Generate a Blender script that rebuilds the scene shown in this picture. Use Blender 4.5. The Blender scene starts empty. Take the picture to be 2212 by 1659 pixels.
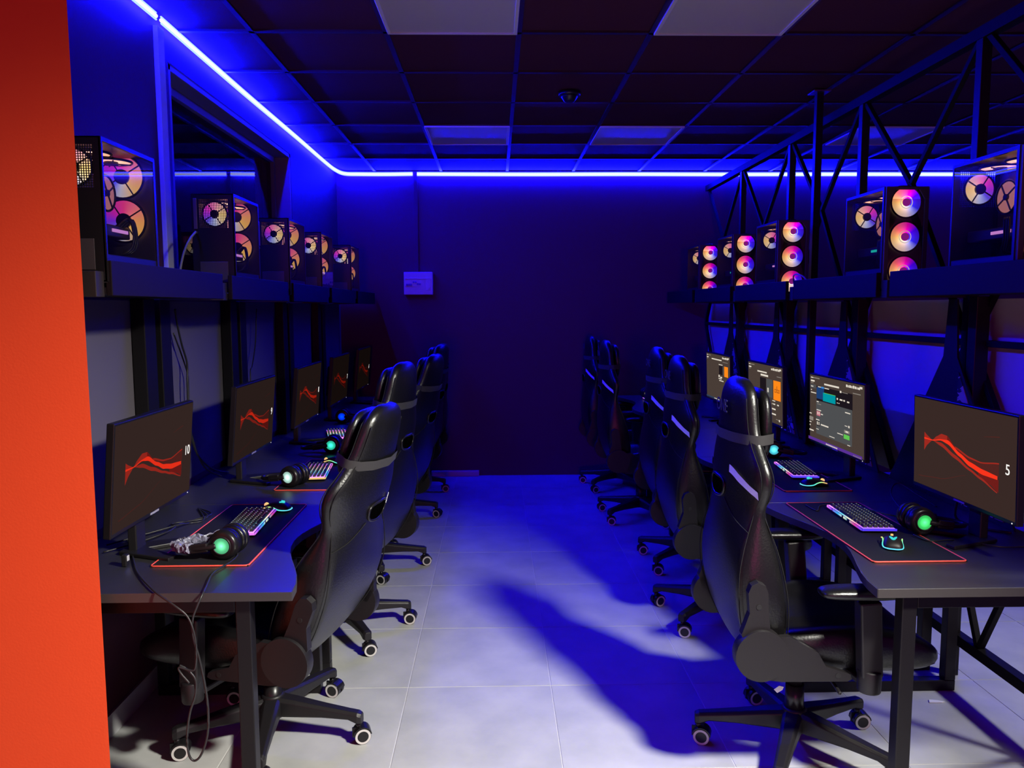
import bpy, bmesh, math, random
from mathutils import Vector, Matrix, Euler
random.seed(7)
PI = math.pi
S = bpy.context.scene
COL = S.collection
R = math.radians

# ------------------------------------------------------------------ camera
def make_camera():
    p, y, r = R(5.61), R(1.2), R(0.2)
    f = Vector((math.sin(y)*math.cos(p), math.cos(y)*math.cos(p), -math.sin(p)))
    rt = Vector((math.cos(y), -math.sin(y), 0)); up = rt.cross(f)
    rt2 = rt*math.cos(r) - up*math.sin(r); up2 = up*math.cos(r) + rt*math.sin(r)
    m = Matrix((rt2, up2, -f)).transposed().to_4x4(); m.translation = Vector((0, 0, 1.6))
    cd = bpy.data.cameras.new('camera'); cd.sensor_width = 36; cd.lens = 1672/2212*36
    cd.clip_start = .02
    o = bpy.data.objects.new('camera', cd); COL.objects.link(o); o.matrix_world = m
    S.camera = o
make_camera()

# ------------------------------------------------------------------ world, lamps, exposure
W = bpy.data.worlds.new('world'); S.world = W; W.use_nodes = True
bg = W.node_tree.nodes['Background']
bg.inputs[0].default_value = (.36, .03, .42, 1); bg.inputs[1].default_value = .26
LED_BLUE = 700.0       # radiance of the blue tubes along the ceiling edge
def spot(name, loc, aim, power, color, angle, blend, radius):
    ld = bpy.data.lights.new(name, 'SPOT'); ld.energy = power; ld.color = color
    ld.spot_size = R(angle); ld.spot_blend = blend; ld.shadow_soft_size = radius
    o = bpy.data.objects.new(name, ld); COL.objects.link(o); o.location = loc
    o.rotation_euler = (Vector(aim)-Vector(loc)).to_track_quat('-Z', 'Y').to_euler()
    return o
spot('ceiling_spotlight', (1.8, .85, 2.8), (-.5, 2.1, .0), 1250, (1, .98, .87), 80, 1.0, .16)
spot('ceiling_spotlight', (4.0, 1.9, 2.8), (2.3, 2.7, .0), 380, (.95, .95, 1), 62, .9, .16)
spot('added_magenta_light', (-.2, -5.0, 1.35), (.3, 7.3, 1.75), 150, (1, .06, .40), 60, .6, .35)  # unseen light added behind the camera to tint the back wall
S.view_settings.view_transform = 'Standard'; S.view_settings.look = 'None'
S.view_settings.exposure = 0; S.view_settings.gamma = 1; S.view_settings.use_curve_mapping = False
try:
    S.cycles.use_denoising = True; S.cycles.max_bounces = 6; S.cycles.sample_clamp_indirect = 6
    S.cycles.transparent_max_bounces = 12
    S.cycles.caustics_reflective = False; S.cycles.caustics_refractive = False
except Exception: pass

# ------------------------------------------------------------------ materials
def mat(name, col, rough=.5, metal=0, spec=.5, emit=None, es=0, noise=None, bump=None, rnoise=None):
    m = bpy.data.materials.new(name); m.use_nodes = True
    nt = m.node_tree; b = nt.nodes['Principled BSDF']
    b.inputs['Base Color'].default_value = (*col, 1); b.inputs['Roughness'].default_value = rough
    b.inputs['Metallic'].default_value = metal; b.inputs['Specular IOR Level'].default_value = spec
    if emit: b.inputs['Emission Color'].default_value = (*emit, 1); b.inputs['Emission Strength'].default_value = es
    if noise or bump or rnoise:
        tc = nt.nodes.new('ShaderNodeTexCoord')
    if noise:                      # (scale, colour2)
        n = nt.nodes.new('ShaderNodeTexNoise'); n.inputs['Scale'].default_value = noise[0]; n.inputs['Detail'].default_value = 6
        nt.links.new(tc.outputs['Object'], n.inputs['Vector'])
        rp = nt.nodes.new('ShaderNodeValToRGB'); rp.color_ramp.elements[0].color = (*col, 1); rp.color_ramp.elements[1].color = (*noise[1], 1)
        rp.color_ramp.elements[0].position = .35; rp.color_ramp.elements[1].position = .68
        nt.links.new(n.outputs['Fac'], rp.inputs['Fac']); nt.links.new(rp.outputs['Color'], b.inputs['Base Color'])
    if bump:                       # (scale, strength)
        n = nt.nodes.new('ShaderNodeTexNoise'); n.inputs['Scale'].default_value = bump[0]; n.inputs['Detail'].default_value = 4
        nt.links.new(tc.outputs['Object'], n.inputs['Vector'])
        bp = nt.nodes.new('ShaderNodeBump'); bp.inputs['Strength'].default_value = bump[1]; bp.inputs['Distance'].default_value = .01
        nt.links.new(n.outputs['Fac'], bp.inputs['Height']); nt.links.new(bp.outputs['Normal'], b.inputs['Normal'])
    if rnoise:                     # (scale, lo, hi) roughness variation
        n = nt.nodes.new('ShaderNodeTexNoise'); n.inputs['Scale'].default_value = rnoise[0]; n.inputs['Detail'].default_value = 5
        nt.links.new(tc.outputs['Object'], n.inputs['Vector'])
        mr = nt.nodes.new('ShaderNodeMapRange'); mr.inputs['To Min'].default_value = rnoise[1]; mr.inputs['To Max'].default_value = rnoise[2]
        nt.links.new(n.outputs['Fac'], mr.inputs['Value']); nt.links.new(mr.outputs['Result'], b.inputs['Roughness'])
    return m

def emat(name, col, s=1.0):
    m = bpy.data.materials.new(name); m.use_nodes = True; nt = m.node_tree
    nt.nodes.remove(nt.nodes['Principled BSDF'])
    e = nt.nodes.new('ShaderNodeEmission'); e.inputs[0].default_value = (*col, 1); e.inputs[1].default_value = s
    nt.links.new(e.outputs[0], nt.nodes['Material Output'].inputs[0]); return m

def glassmat(name, tint, rough=.0, refl=1.0):
    m = bpy.data.materials.new(name); m.use_nodes = True; nt = m.node_tree
    nt.nodes.remove(nt.nodes['Principled BSDF'])
    t = nt.nodes.new('ShaderNodeBsdfTransparent'); t.inputs[0].default_value = (*tint, 1)
    g = nt.nodes.new('ShaderNodeBsdfGlossy'); g.inputs['Roughness'].default_value = rough; g.inputs[0].default_value = (refl, refl, refl, 1)
    f = nt.nodes.new('ShaderNodeFresnel'); f.inputs[0].default_value = 1.5
    x = nt.nodes.new('ShaderNodeMixShader')
    ge = nt.nodes.new('ShaderNodeNewGeometry'); sb = nt.nodes.new('ShaderNodeMath'); sb.operation = 'SUBTRACT'; sb.use_clamp = True
    nt.links.new(f.outputs[0], sb.inputs[0]); nt.links.new(ge.outputs['Backfacing'], sb.inputs[1])
    nt.links.new(sb.outputs[0], x.inputs[0]); nt.links.new(t.outputs[0], x.inputs[1]); nt.links.new(g.outputs[0], x.inputs[2])
    nt.links.new(x.outputs[0], nt.nodes['Material Output'].inputs[0]); return m

def ramp_emit(name, mode, stops, strength=1.0, core=0.0, R0=.058):
    """light whose colour runs round the object's Z axis ('angle') or along an axis ('x','y')"""
    m = bpy.data.materials.new(name); m.use_nodes = True; nt = m.node_tree; L = nt.links
    nt.nodes.remove(nt.nodes['Principled BSDF'])
    tc = nt.nodes.new('ShaderNodeTexCoord'); sx = nt.nodes.new('ShaderNodeSeparateXYZ'); L.new(tc.outputs['Object'], sx.inputs[0])
    def math_(op, a, b=None):
        n = nt.nodes.new('ShaderNodeMath'); n.operation = op
        for i, v in enumerate((a, b)):
            if v is None: continue
            if isinstance(v, (int, float)): n.inputs[i].default_value = v
            else: L.new(v, n.inputs[i])
        return n.outputs[0]
    rp = nt.nodes.new('ShaderNodeValToRGB'); cr = rp.color_ramp
    while len(cr.elements) < len(stops): cr.elements.new(.5)
    for e, (p, c) in zip(cr.elements, stops): e.position = p; e.color = (*c, 1)
    if mode == 'angle':
        a = math_('ARCTAN2', sx.outputs['Y'], sx.outputs['X']); L.new(math_('MULTIPLY_ADD', a, 1/(2*PI)), rp.inputs[0])
        rp.inputs[0].links[0].from_node.inputs[2].default_value = .5
    else:
        k, off = R0
        ax = sx.outputs[{'x': 'X', 'y': 'Y', 'z': 'Z'}[mode]]
        v = math_('MULTIPLY_ADD', ax, k); L.new(v, rp.inputs[0]); rp.inputs[0].links[0].from_node.inputs[2].default_value = off
    e = nt.nodes.new('ShaderNodeEmission'); L.new(rp.outputs[0], e.inputs[0]); e.inputs[1].default_value = strength
    if core:
        r2 = math_('ADD', math_('MULTIPLY', sx.outputs['X'], sx.outputs['X']), math_('MULTIPLY', sx.outputs['Y'], sx.outputs['Y']))
        rr = math_('DIVIDE', math_('SQRT', r2), R0)
        t = math_('MAXIMUM', math_('SUBTRACT', 1.0, rr), 0.0)
        s_ = math_('MULTIPLY_ADD', math_('POWER', t, 2.0), core); s_.node.inputs[2].default_value = strength
        L.new(s_, e.inputs[1])
    L.new(e.outputs[0], nt.nodes['Material Output'].inputs[0]); return m

M = {}
M['grout'] = mat('grout', (.62, .61, .6), .8)
M['tile'] = mat('floor_tile', (.40, .405, .40), .5, spec=.35, noise=(4.5, (.50, .50, .49)), bump=(60, .04), rnoise=(7, .42, .62))
M['ceiling'] = mat('ceiling_tile', (.065, .014, .038), .75, spec=.25, bump=(220, .15))
M['tbar'] = mat('ceiling_bar', (.022, .012, .02), .4, spec=.5)
M['wall'] = mat('dark_wall_paint', (.095, .018, .060), .62, spec=.3, bump=(90, .05))
M['navy'] = mat('dark_navy_wall_paint', (.08, .016, .032), .6, spec=.3, bump=(90, .05))
M['panel'] = mat('light_grey_board', (.55, .52, .55), .6, spec=.3)
M['panel_d'] = mat('grey_wall_board', (.12, .105, .125), .6, spec=.3)
M['red'] = mat('orange_red_paint', (.98, .092, .020), .6, spec=.25, bump=(140, .05))
M['white'] = mat('white_paint', (.62, .61, .63), .55, spec=.35)
M['frame'] = mat('grey_window_frame', (.24, .20, .23), .55, spec=.3)
M['base'] = mat('pale_skirting', (.5, .5, .52), .55)
M['diffuser'] = mat('lamp_diffuser', (.52, .5, .53), .35, spec=.5, bump=(400, .06))
M['black'] = mat('black_steel', (.007, .006, .007), .42, spec=.32, bump=(300, .03))
M['black_m'] = mat('matte_black_steel', (.006, .0045, .006), .65, spec=.15)
M['plastic'] = mat('black_plastic', (.011, .0095, .011), .45, spec=.45, bump=(500, .05))
M['plastic_s'] = mat('smooth_black_plastic', (.009, .008, .009), .32, spec=.5)
M['leather'] = mat('black_leather', (.0045, .0042, .0046), .33, spec=.6, bump=(140, .10))
M['seam'] = mat('stitching', (.014, .014, .014), .7, spec=.15)
M['strap'] = mat('elastic_strap', (.03, .028, .03), .8)
M['ring'] = mat('caster_ring', (.62, .6, .58), .5)
M['stripe'] = mat('reflective_stripe', (.75, .75, .8), .35)
M['logo'] = mat('dim_print', (.05, .05, .09), .5)
M['laminate'] = mat('black_laminate', (.0075, .0065, .008), .44, spec=.9, noise=(40, (.011, .0095, .011)), bump=(260, .03))
M['laminate'].node_tree.nodes['Principled BSDF'].inputs['IOR'].default_value = 1.95
M['edge'] = mat('desk_edging', (.045, .04, .04), .5)
M['shelf'] = mat('black_board', (.009, .005, .0065), .6, spec=.15)
M['bracket'] = mat('brown_bracket', (.02, .013, .012), .6)
M['case'] = mat('computer_case_steel', (.010, .009, .010), .35, spec=.5)
M['case_front'] = mat('case_front_plastic', (.05, .045, .05), .4)
M['inner'] = mat('case_interior', (.06, .045, .05), .35, spec=.5)
M['glass'] = glassmat('tinted_side_glass', (.72, .7, .7))
M['pane'] = glassmat('window_pane', (.55, .55, .6))
M['mesh'] = mat('grille_wire', (.012, .012, .012), .5)
M['slot_dark'] = mat('painted_slot_dark', (.001, .001, .001), 1, spec=0)
M['metal'] = mat('bare_metal', (.55, .55, .55), .3, metal=1)
M['white_plastic'] = mat('white_plastic', (.55, .53, .55), .4)
M['breaker'] = mat('breaker_face', (.55, .52, .58), .4)
M['breaker_blue'] = mat('blue_toggle', (.03, .03, .35), .4)
M['cable'] = mat('black_cable', (.018, .017, .018), .42)
M['cable_w'] = mat('grey_cable', (.28, .27, .3), .5)
M['mat'] = mat('mouse_pad_cloth', (.012, .011, .014), .8, spec=.2, bump=(900, .1))
M['stitch'] = mat('red_stitching', (.95, .10, .07), .55)
M['key'] = mat('keycap', (.04, .04, .041), .35)
M['wrap'] = mat('crinkled_plastic_film', (.22, .22, .30), .12, spec=.8, bump=(60, .9))
M['tag'] = mat('white_label', (.8, .8, .8), .6)
M['tagdim'] = mat('grey_sticker', (.35, .33, .4), .5)
M['led'] = emat('led_core', (.86, .90, 1.0), 1.35)
M['ledb'] = emat('led_blue', (.0008, .0012, 1.0), LED_BLUE)
M['screen'] = emat('dark_screen', (.040, .022, .019), 1.0)
M['screen_w'] = emat('bright_screen', (.066, .046, .038), 1.0)
M['red1'] = emat('ribbon_deep_red', (.16, .012, .010), 1.0)
M['red2'] = emat('ribbon_bright_red', (.95, .035, .012), 1.0)
M['red3'] = emat('ribbon_dim_red', (.34, .022, .014), 1.0)
M['red4'] = emat('ribbon_faint_red', (.085, .018, .015), 1.0)
M['digit'] = emat('screen_white', (.95, .92, .88), 1.0)
M['ui_txt'] = emat('screen_text', (.75, .68, .58), 1.0)
M['ui_dim'] = emat('screen_dim_text', (.25, .22, .19), 1.0)
M['ui_dark'] = emat('screen_dark_panel', (.012, .008, .012), 1.0)
M['ui_grey'] = emat('screen_grey_panel', (.075, .078, .082), 1.0)
M['ui_navy'] = emat('screen_navy', (.012, .05, .18), 1.0)
M['ui_teal'] = emat('screen_teal', (.0, .30, .36), 1.0)
M['ui_sky'] = emat('screen_sky', (.06, .30, .75), 1.0)
M['ui_green'] = emat('screen_green', (.12, .55, .08), 1.0)
M['ui_orange'] = emat('screen_orange', (1.0, .25, .01), 1.0)
M['ui_purple'] = emat('screen_purple', (.10, .03, .30), 1.0)
M['ui_pink'] = emat('screen_pink', (.55, .15, .2), 1.0)
M['ui_bar'] = emat('screen_taskbar', (.03, .05, .09), 1.0)
FR = [(0, (1, .52, .16)), (.10, (1, .66, .34)), (.25, (.85, .62, .62)), (.34, (.40, .40, .95)), (.42, (.03, .02, .95)),
      (.60, (.06, .0, .85)), (.72, (.80, .0, .42)), (.87, (1, .13, .17)), (1, (1, .5, .16))]
M['fan_front'] = ramp_emit('fan_glow_front', 'angle', FR, 1.25, core=4.5, R0=.06)
BK = [(0, (1, .40, .12)), (.13, (1, .20, .26)), (.25, (.9, .05, .28)), (.40, (.6, .02, .5)), (.50, (.2, .03, .85)), (.62, (.12, .12, .9)), (.72, (.6, .58, .75)), (.86, (1, .56, .11)), (1, (1, .40, .12))]
M['fan_back'] = ramp_emit('fan_glow_inside', 'angle', BK, 1.2, core=.4, R0=.06)
RE = [(0, (1, .62, .2)), (.13, (1, .5, .4)), (.25, (1, .25, .45)), (.38, (.8, .04, .5)), (.50, (.4, .03, .75)), (.62, (.12, .08, .9)), (.75, (.5, .55, .85)), (.88, (1, .7, .35)), (1, (1, .62, .2))]
M['fan_rear'] = ramp_emit('fan_glow_rear', 'angle', RE, 1.3, core=.8, R0=.06)
M['fan_top'] = ramp_emit('fan_glow_top', 'angle', [(0, (1, .5, .3)), (.5, (1, .35, .3)), (1, (1, .5, .3))], 2.4, core=3, R0=.06)
M['fan_cpu'] = emat('cooler_glow', (.80, .30, .32), .8)
M['gpu_light'] = emat('graphics_card_light', (.85, .35, 1.0), 1.2)
M['gpu_teal'] = emat('graphics_card_teal_light', (.02, .75, .65), 1.0)
RB = [(0, (.10, .8, 1)), (.18, (.05, .25, 1)), (.38, (.45, .1, 1)), (.55, (1, .2, .8)), (.72, (1, .45, .2)), (.86, (.35, 1, .3)), (1, (.1, .9, .8))]
M['rgb_a'] = ramp_emit('keyboard_glow', 'x', [(0, (.9, .22, .95)), (.15, (.25, .05, .9)), (.35, (.02, .45, .85)), (.5, (.75, .8, .6)), (.6, (.2, .5, .5)), (.8, (.7, .05, .35)), (1, (.1, .05, 1))], 1.0, R0=(2.9, .5))
M['rgb_b'] = ramp_emit('keyboard_glow_b', 'x', [(0, (1, .65, .2)), (.14, (.05, .5, .9)), (.3, (.02, .35, .8)), (.5, (.3, .2, .9)), (.7, (.85, .2, .6)), (1, (.9, .25, .8))], .9, R0=(2.9, .5))
M['rgb_dim'] = ramp_emit('keyboard_backlight', 'x', [(0, (.9, .25, .9)), (.2, (.2, .1, .7)), (.4, (.05, .35, .45)), (.6, (.5, .45, .3)), (.8, (.5, .1, .3)), (1, (.2, .1, .8))], 2.2, R0=(2.9, .5))
M['rgb_mouse'] = ramp_emit('mouse_glow', 'y', [(0, (.15, .75, 1)), (.35, (.1, .9, .8)), (.6, (.4, 1, .3)), (.8, (1, .6, .2)), (1, (1, .3, .25))], 1.1, R0=(8.5, .5))
M['legend'] = emat('key_legend', (.50, .58, .66), .65)
M['mouse_logo'] = emat('mouse_logo_light', (.05, .75, .75), 1.0)
for k, c in dict(green=(.06, .75, .16), mint=(.12, .62, .28), white=(.45, .72, .62), teal=(.03, .62, .42), blue=(.0, .03, .85), cyan=(.08, .62, .78), yellow=(.75, .75, .25)).items():
    M['ear_'+k] = ramp_emit('earcup_light_'+k, 'angle', [(0, c), (1, c)], .7, core=3.0, R0=.026)
# camouflage print
def camo():
    m = bpy.data.materials.new('camouflage_print'); m.use_nodes = True; nt = m.node_tree; b = nt.nodes['Principled BSDF']
    tc = nt.nodes.new('ShaderNodeTexCoord'); mp = nt.nodes.new('ShaderNodeMapping'); mp.inputs['Scale'].default_value = (1, 5, 8)
    n = nt.nodes.new('ShaderNodeTexNoise'); n.inputs['Scale'].default_value = 1.6; n.inputs['Detail'].default_value = 2.5; n.inputs['Distortion'].default_value = .8
    rp = nt.nodes.new('ShaderNodeValToRGB'); cr = rp.color_ramp; cr.interpolation = 'CONSTANT'
    cr.elements[0].position = 0; cr.elements[0].color = (.012, .011, .013, 1)
    cr.elements[1].position = .47; cr.elements[1].color = (.42, .44, .30, 1)
    e = cr.elements.new(.54); e.color = (.012, .011, .013, 1)
    e = cr.elements.new(.60); e.color = (.85, .85, .9, 1)
    nt.links.new(tc.outputs['Object'], mp.inputs[0]); nt.links.new(mp.outputs[0], n.inputs['Vector'])
    nt.links.new(n.outputs['Fac'], rp.inputs['Fac']); nt.links.new(rp.outputs['Color'], b.inputs['Base Color'])
    b.inputs['Roughness'].default_value = .55; return m
M['camo'] = camo()

# ------------------------------------------------------------------ mesh helpers
class MB:
    def __init__(s): s.v = []; s.f = []; s.m = []; s.sm = []; s.mi = 0
    def add(s, vs, fs, smooth=False):
        b = len(s.v); s.v += [tuple(v) for v in vs]
        for f in fs: s.f.append([b+i for i in f]); s.m.append(s.mi); s.sm.append(smooth)
        return s
    def mat(s, i): s.mi = i; return s
    def box(s, x0, x1, y0, y1, z0, z1):
        return s.add([(x, y, z) for x in (x0, x1) for y in (y0, y1) for z in (z0, z1)],
                     [(0, 1, 3, 2), (4, 6, 7, 5), (0, 4, 5, 1), (2, 3, 7, 6), (0, 2, 6, 4), (1, 5, 7, 3)])
    def cbox(s, c, d): return s.box(c[0]-d[0]/2, c[0]+d[0]/2, c[1]-d[1]/2, c[1]+d[1]/2, c[2]-d[2]/2, c[2]+d[2]/2)
    def bar(s, p, q, w, h, upv=(0, 0, 1)):
        p = Vector(p); q = Vector(q); d = (q-p).normalized(); u = Vector(upv)
        if abs(d.dot(u)) > .99: u = Vector((0, 1, 0))
        a = d.cross(u).normalized()*w/2; b = a.cross(d).normalized()*h/2
        vs = [e+i*a+j*b for e in (p, q) for i in (-1, 1) for j in (-1, 1)]
        return s.add(vs, [(0, 1, 3, 2), (4, 6, 7, 5), (0, 4, 5, 1), (2, 3, 7, 6), (0, 2, 6, 4), (1, 5, 7, 3)])
    def cyl(s, p, q, r, r2=None, n=20, cap=True, smooth=True):
        p = Vector(p); q = Vector(q); d = (q-p).normalized(); r2 = r if r2 is None else r2
        u = Vector((0, 0, 1)) if abs(d.z) < .9 else Vector((1, 0, 0)); a = d.cross(u).normalized(); b = d.cross(a)
        vs = [];
        for e, rr in ((p, r), (q, r2)):
            for i in range(n): t = 2*PI*i/n; vs.append(e+(a*math.cos(t)+b*math.sin(t))*rr)
        s.add(vs, [(i, (i+1) % n, n+(i+1) % n, n+i) for i in range(n)], smooth)
        if cap: s.add(vs[:n], [list(range(n))[::-1]]); s.add(vs[n:], [list(range(n))])
        return s
    def annulus(s, c, ax, r0, r1, n=24):
        c = Vector(c); d = Vector(ax).normalized(); u = Vector((0, 0, 1)) if abs(d.z) < .9 else Vector((1, 0, 0)); a = d.cross(u).normalized(); b = d.cross(a)
        vs = [c+(a*math.cos(2*PI*i/n)+b*math.sin(2*PI*i/n))*rr for rr in (r0, r1) for i in range(n)]
        return s.add(vs, [(i, (i+1) % n, n+(i+1) % n, n+i) for i in range(n)])
    def torus(s, c, ax, r0, r, n=28, k=8):
        c = Vector(c); d = Vector(ax).normalized(); u = Vector((0, 0, 1)) if abs(d.z) < .9 else Vector((1, 0, 0)); a = d.cross(u).normalized(); b = d.cross(a)
        vs = []
        for i in range(n):
            t = 2*PI*i/n; e = a*math.cos(t)+b*math.sin(t)
            for j in range(k): w = 2*PI*j/k; vs.append(c+e*(r0+r*math.cos(w))+d*r*math.sin(w))
        return s.add(vs, [(i*k+j, ((i+1) % n)*k+j, ((i+1) % n)*k+(j+1) % k, i*k+(j+1) % k) for i in range(n) for j in range(k)], True)
    def prism(s, pts, ax, t0, t1):      # polygon extruded along axis ax; the points give the other two coordinates in cyclic order
        def P(u, v, w): return {'z': (u, v, w), 'x': (w, u, v), 'y': (u, w, v)}[ax]
        n = len(pts); vs = [P(u, v, t0) for u, v in pts]+[P(u, v, t1) for u, v in pts]
        return s.add(vs, [list(range(n))[::-1], list(range(n, 2*n))]+[(i, (i+1) % n, n+(i+1) % n, n+i) for i in range(n)])
    def loft(s, rings, smooth=True, cap=True):
        n = len(rings[0]); vs = [p for r in rings for p in r]
        s.add(vs, [(k*n+i, k*n+(i+1) % n, (k+1)*n+(i+1) % n, (k+1)*n+i) for k in range(len(rings)-1) for i in range(n)], smooth)
        if cap:
            b = len(vs); s.add(rings[0], [list(range(n))[::-1]], smooth); s.add(rings[-1], [list(range(n))], smooth)
        return s
    def tube(s, path, r, n=8, sub=6, closed=False):
        P = [Vector(p) for p in path]; N = len(P); C = []
        def cr(a, b, c, d, t): return .5*((2*b)+(c-a)*t+(2*a-5*b+4*c-d)*t*t+(3*b-a-3*c+d)*t**3)
        for i in range(N if closed else N-1):
            a = P[(i-1) % N] if closed or i > 0 else P[0]; b = P[i]; c = P[(i+1) % N]; d = P[(i+2) % N] if closed or i+2 < N else P[-1]
            for k in range(sub): C.append(cr(a, b, c, d, k/sub))
        if not closed: C.append(P[-1])
        rings = []; up = Vector((0, 0, 1))
        for i, c in enumerate(C):
            d = (C[(i+1) % len(C)]-C[i-1]) if closed else (C[min(i+1, len(C)-1)]-C[max(i-1, 0)])
            d = d.normalized() if d.length else Vector((0, 0, 1))
            a = d.cross(up); a = a.normalized() if a.length > .05 else d.cross(Vector((0, 1, 0))).normalized()
            b = a.cross(d).normalized()
            if rings and a.dot(pa) < 0: a, b = -a, -b
            pa = a
            rings.append([c+(a*math.cos(2*PI*j/n)+b*math.sin(2*PI*j/n))*r for j in range(n)])
        if closed: rings.append(rings[0])
        return s.loft(rings, True, not closed)
    def mesh(s, name, mats, weld=True):
        me = bpy.data.meshes.new(name); me.from_pydata(s.v, [], s.f)
        for m in (mats if isinstance(mats, (list, tuple)) else [mats]): me.materials.append(M[m] if isinstance(m, str) else m)
        me.polygons.foreach_set('material_index', s.m); me.polygons.foreach_set('use_smooth', s.sm)
        bm = bmesh.new(); bm.from_mesh(me)
        if weld: bmesh.ops.remove_doubles(bm, verts=bm.verts, dist=1e-5)
        bmesh.ops.recalc_face_normals(bm, faces=bm.faces); bm.to_mesh(me); bm.free(); me.update()
        return me
    def build(s, name, mats, parent=None, loc=None, rot=None, bevel=0, subsurf=0, weld=True):
        return put(s.mesh(name, mats, weld), name, parent, loc, rot, bevel, subsurf)

def put(me, name, parent=None, loc=None, rot=None, bevel=0, subsurf=0):
    o = bpy.data.objects.new(name, me); COL.objects.link(o)
    if parent: o.parent = parent
    if loc: o.location = loc
    if rot: o.rotation_euler = rot
    if bevel:
        b = o.modifiers.new('bevel', 'BEVEL'); b.width = bevel; b.segments = 2; b.limit_method = 'ANGLE'; b.angle_limit = R(40)
    if subsurf:
        b = o.modifiers.new('subsurf', 'SUBSURF'); b.levels = subsurf; b.render_levels = subsurf
    return o
def thing(name, label, cat, loc=(0, 0, 0), rz=0, group=None):
    o = bpy.data.objects.new(name, None); COL.objects.link(o); o.location = loc; o.rotation_euler = (0, 0, rz); o.empty_display_size = .1
    return tag(o, label, cat, group)
def tag(o, label, cat, group=None):
    o['label'] = label; o['category'] = cat
    if group: o['group'] = group
    return o
def struct(o): o['kind'] = 'structure'; return o
def copy_tree(o, parent=None):
    c = o.copy(); COL.objects.link(c)
    if parent: c.parent = parent
    for ch in KIDS.get(o.name, [x for x in o.children]): copy_tree(ch, c)
    return c
KIDS = {}
def relabel(o, label, loc, rz, group=None):
    o['label'] = label; o.location = loc; o.rotation_euler = (0, 0, rz)
    if group: o['group'] = group
    return o
def text_mesh(txt, size, mtl, thick=.0004):
    cu = bpy.data.curves.new('text', 'FONT'); cu.body = txt; cu.size = size; cu.align_x = 'CENTER'; cu.align_y = 'CENTER'; cu.extrude = thick
    ob = bpy.data.objects.new('text', cu); COL.objects.link(ob)
    dg = bpy.context.evaluated_depsgraph_get(); me = bpy.data.meshes.new_from_object(ob.evaluated_get(dg))
    bpy.data.objects.remove(ob); me.materials.clear(); me.materials.append(M[mtl]); return me
def half_ring(h, f=lambda p: p):      # mirror a half outline (x>=0, first and last on the axis) into a closed ring
    return [f(p) for p in h]+[f((-p[0], *p[1:])) for p in h[-2:0:-1]]

# ------------------------------------------------------------------ room shell
CZ = 2.855; XL = -1.46; YB = 7.32; XR = 5.2
fl = struct(MB().box(-2.2, XR, -.6, YB, -.06, -.002).build('floor', 'grout'))
tm = MB().box(-.301, .301, -.301, .301, -.02, 0).mesh('tile', 'tile')
for i in range(-2, 10):
    for j in range(-3, 9):
        cx = -.378+.3025+i*.605; cy = 3.15-.303+j*.606
        if cx-.3 < -1.9: continue
        put(tm, 'tile', fl, (cx, cy, 0), (0, 0, random.choice((0, PI/2, PI, -PI/2))), bevel=.0015)
ce = struct(MB().box(-2.2, XR, 1.0, YB, CZ+.03, CZ+.09).build('ceiling', 'ceiling'))
ctm = MB().box(-.296, .296, -.295, .295, 0, .02).mesh('ceiling_tile', 'ceiling')
GX = [.115+.608*k for k in range(-3, 9)]; GY = [3.08+.602*k for k in range(-4, 8)]
LIGHTS = {(-1, 0), (1, 0), (-1, 4), (1, 4), (4, 4)}
for i in range(-3, 8):
    for j in range(-4, 7):
        if (i, j) in LIGHTS: continue
        cx = .115+.608*i+.304; cy = 3.08+.602*j+.301
        put(ctm, 'ceiling_tile', ce, (cx, cy, CZ+.006), (0, 0, 0))
for gx in GX[1:]: MB().box(gx-.012, gx+.012, .9, YB, CZ-.004, CZ+.006).build('grid_bar', 'tbar', ce)
for gy in GY: MB().box(XL, XR, gy-.012, gy+.012, CZ-.004, CZ+.006).build('grid_bar', 'tbar', ce)
struct(MB().box(XL-.3, XR, YB, YB+.1, 0, CZ+.05).build('wall_back', 'wall'))
struct(MB().box(XR, XR+.1, -.6, YB, 0, CZ+.05).build('wall_right', 'wall'))
# left wall with the window opening
wl = MB(); Y0, Y1, Z0, Z1 = 3.62, 5.70, 1.672, 2.70
wl.box(XL-.22, XL, 2.1, Y0, 0, CZ+.05).box(XL-.22, XL, Y1, YB, 0, CZ+.05).box(XL-.22, XL, Y0, Y1, 0, Z0).box(XL-.22, XL, Y0, Y1, Z1, CZ+.05)
struct(wl.build('wall_left', 'navy'))
wn = struct(MB().box(XL-.20, XL-.002, Y0, Y0+.03, Z0, Z1).box(XL-.20, XL-.002, Y1-.03, Y1, Z0, Z1).box(XL-.20, XL-.002, Y0, Y1, Z1-.03, Z1).box(XL-.20, XL-.002, Y0, Y1, Z0, Z0+.03).build('window_1', 'frame', bevel=.003))
MB().box(XL-.15, XL-.10, Y0+.03, Y0+.07, Z0+.03, Z1-.03).box(XL-.15, XL-.10, Y1-.07, Y1-.03, Z0+.03, Z1-.03).box(XL-.15, XL-.10, Y0+.07, Y1-.07, Z1-.07, Z1-.03).box(XL-.15, XL-.10, Y0+.07, Y1-.07, Z0+.03, Z0+.07).build('window_frame', 'frame', wn, bevel=.002)
MB().box(XL-.130, XL-.126, Y0+.07, Y1-.07, Z0+.07, Z1-.07).build('pane', 'pane', wn)
struct(MB().box(XL-.9, XL-.86, 2.2, YB, 1.2, CZ).box(XL-.86, XL-.22, 2.2, 2.24, 1.2, CZ).box(XL-.86, XL-.22, YB, YB+.04, 1.2, CZ).box(XL-.86, XL-.22, 2.2, YB, 1.16, 1.2).box(XL-.86, XL-.22, 2.2, YB, CZ, CZ+.04).build('wall_behind_window', 'wall'))
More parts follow.
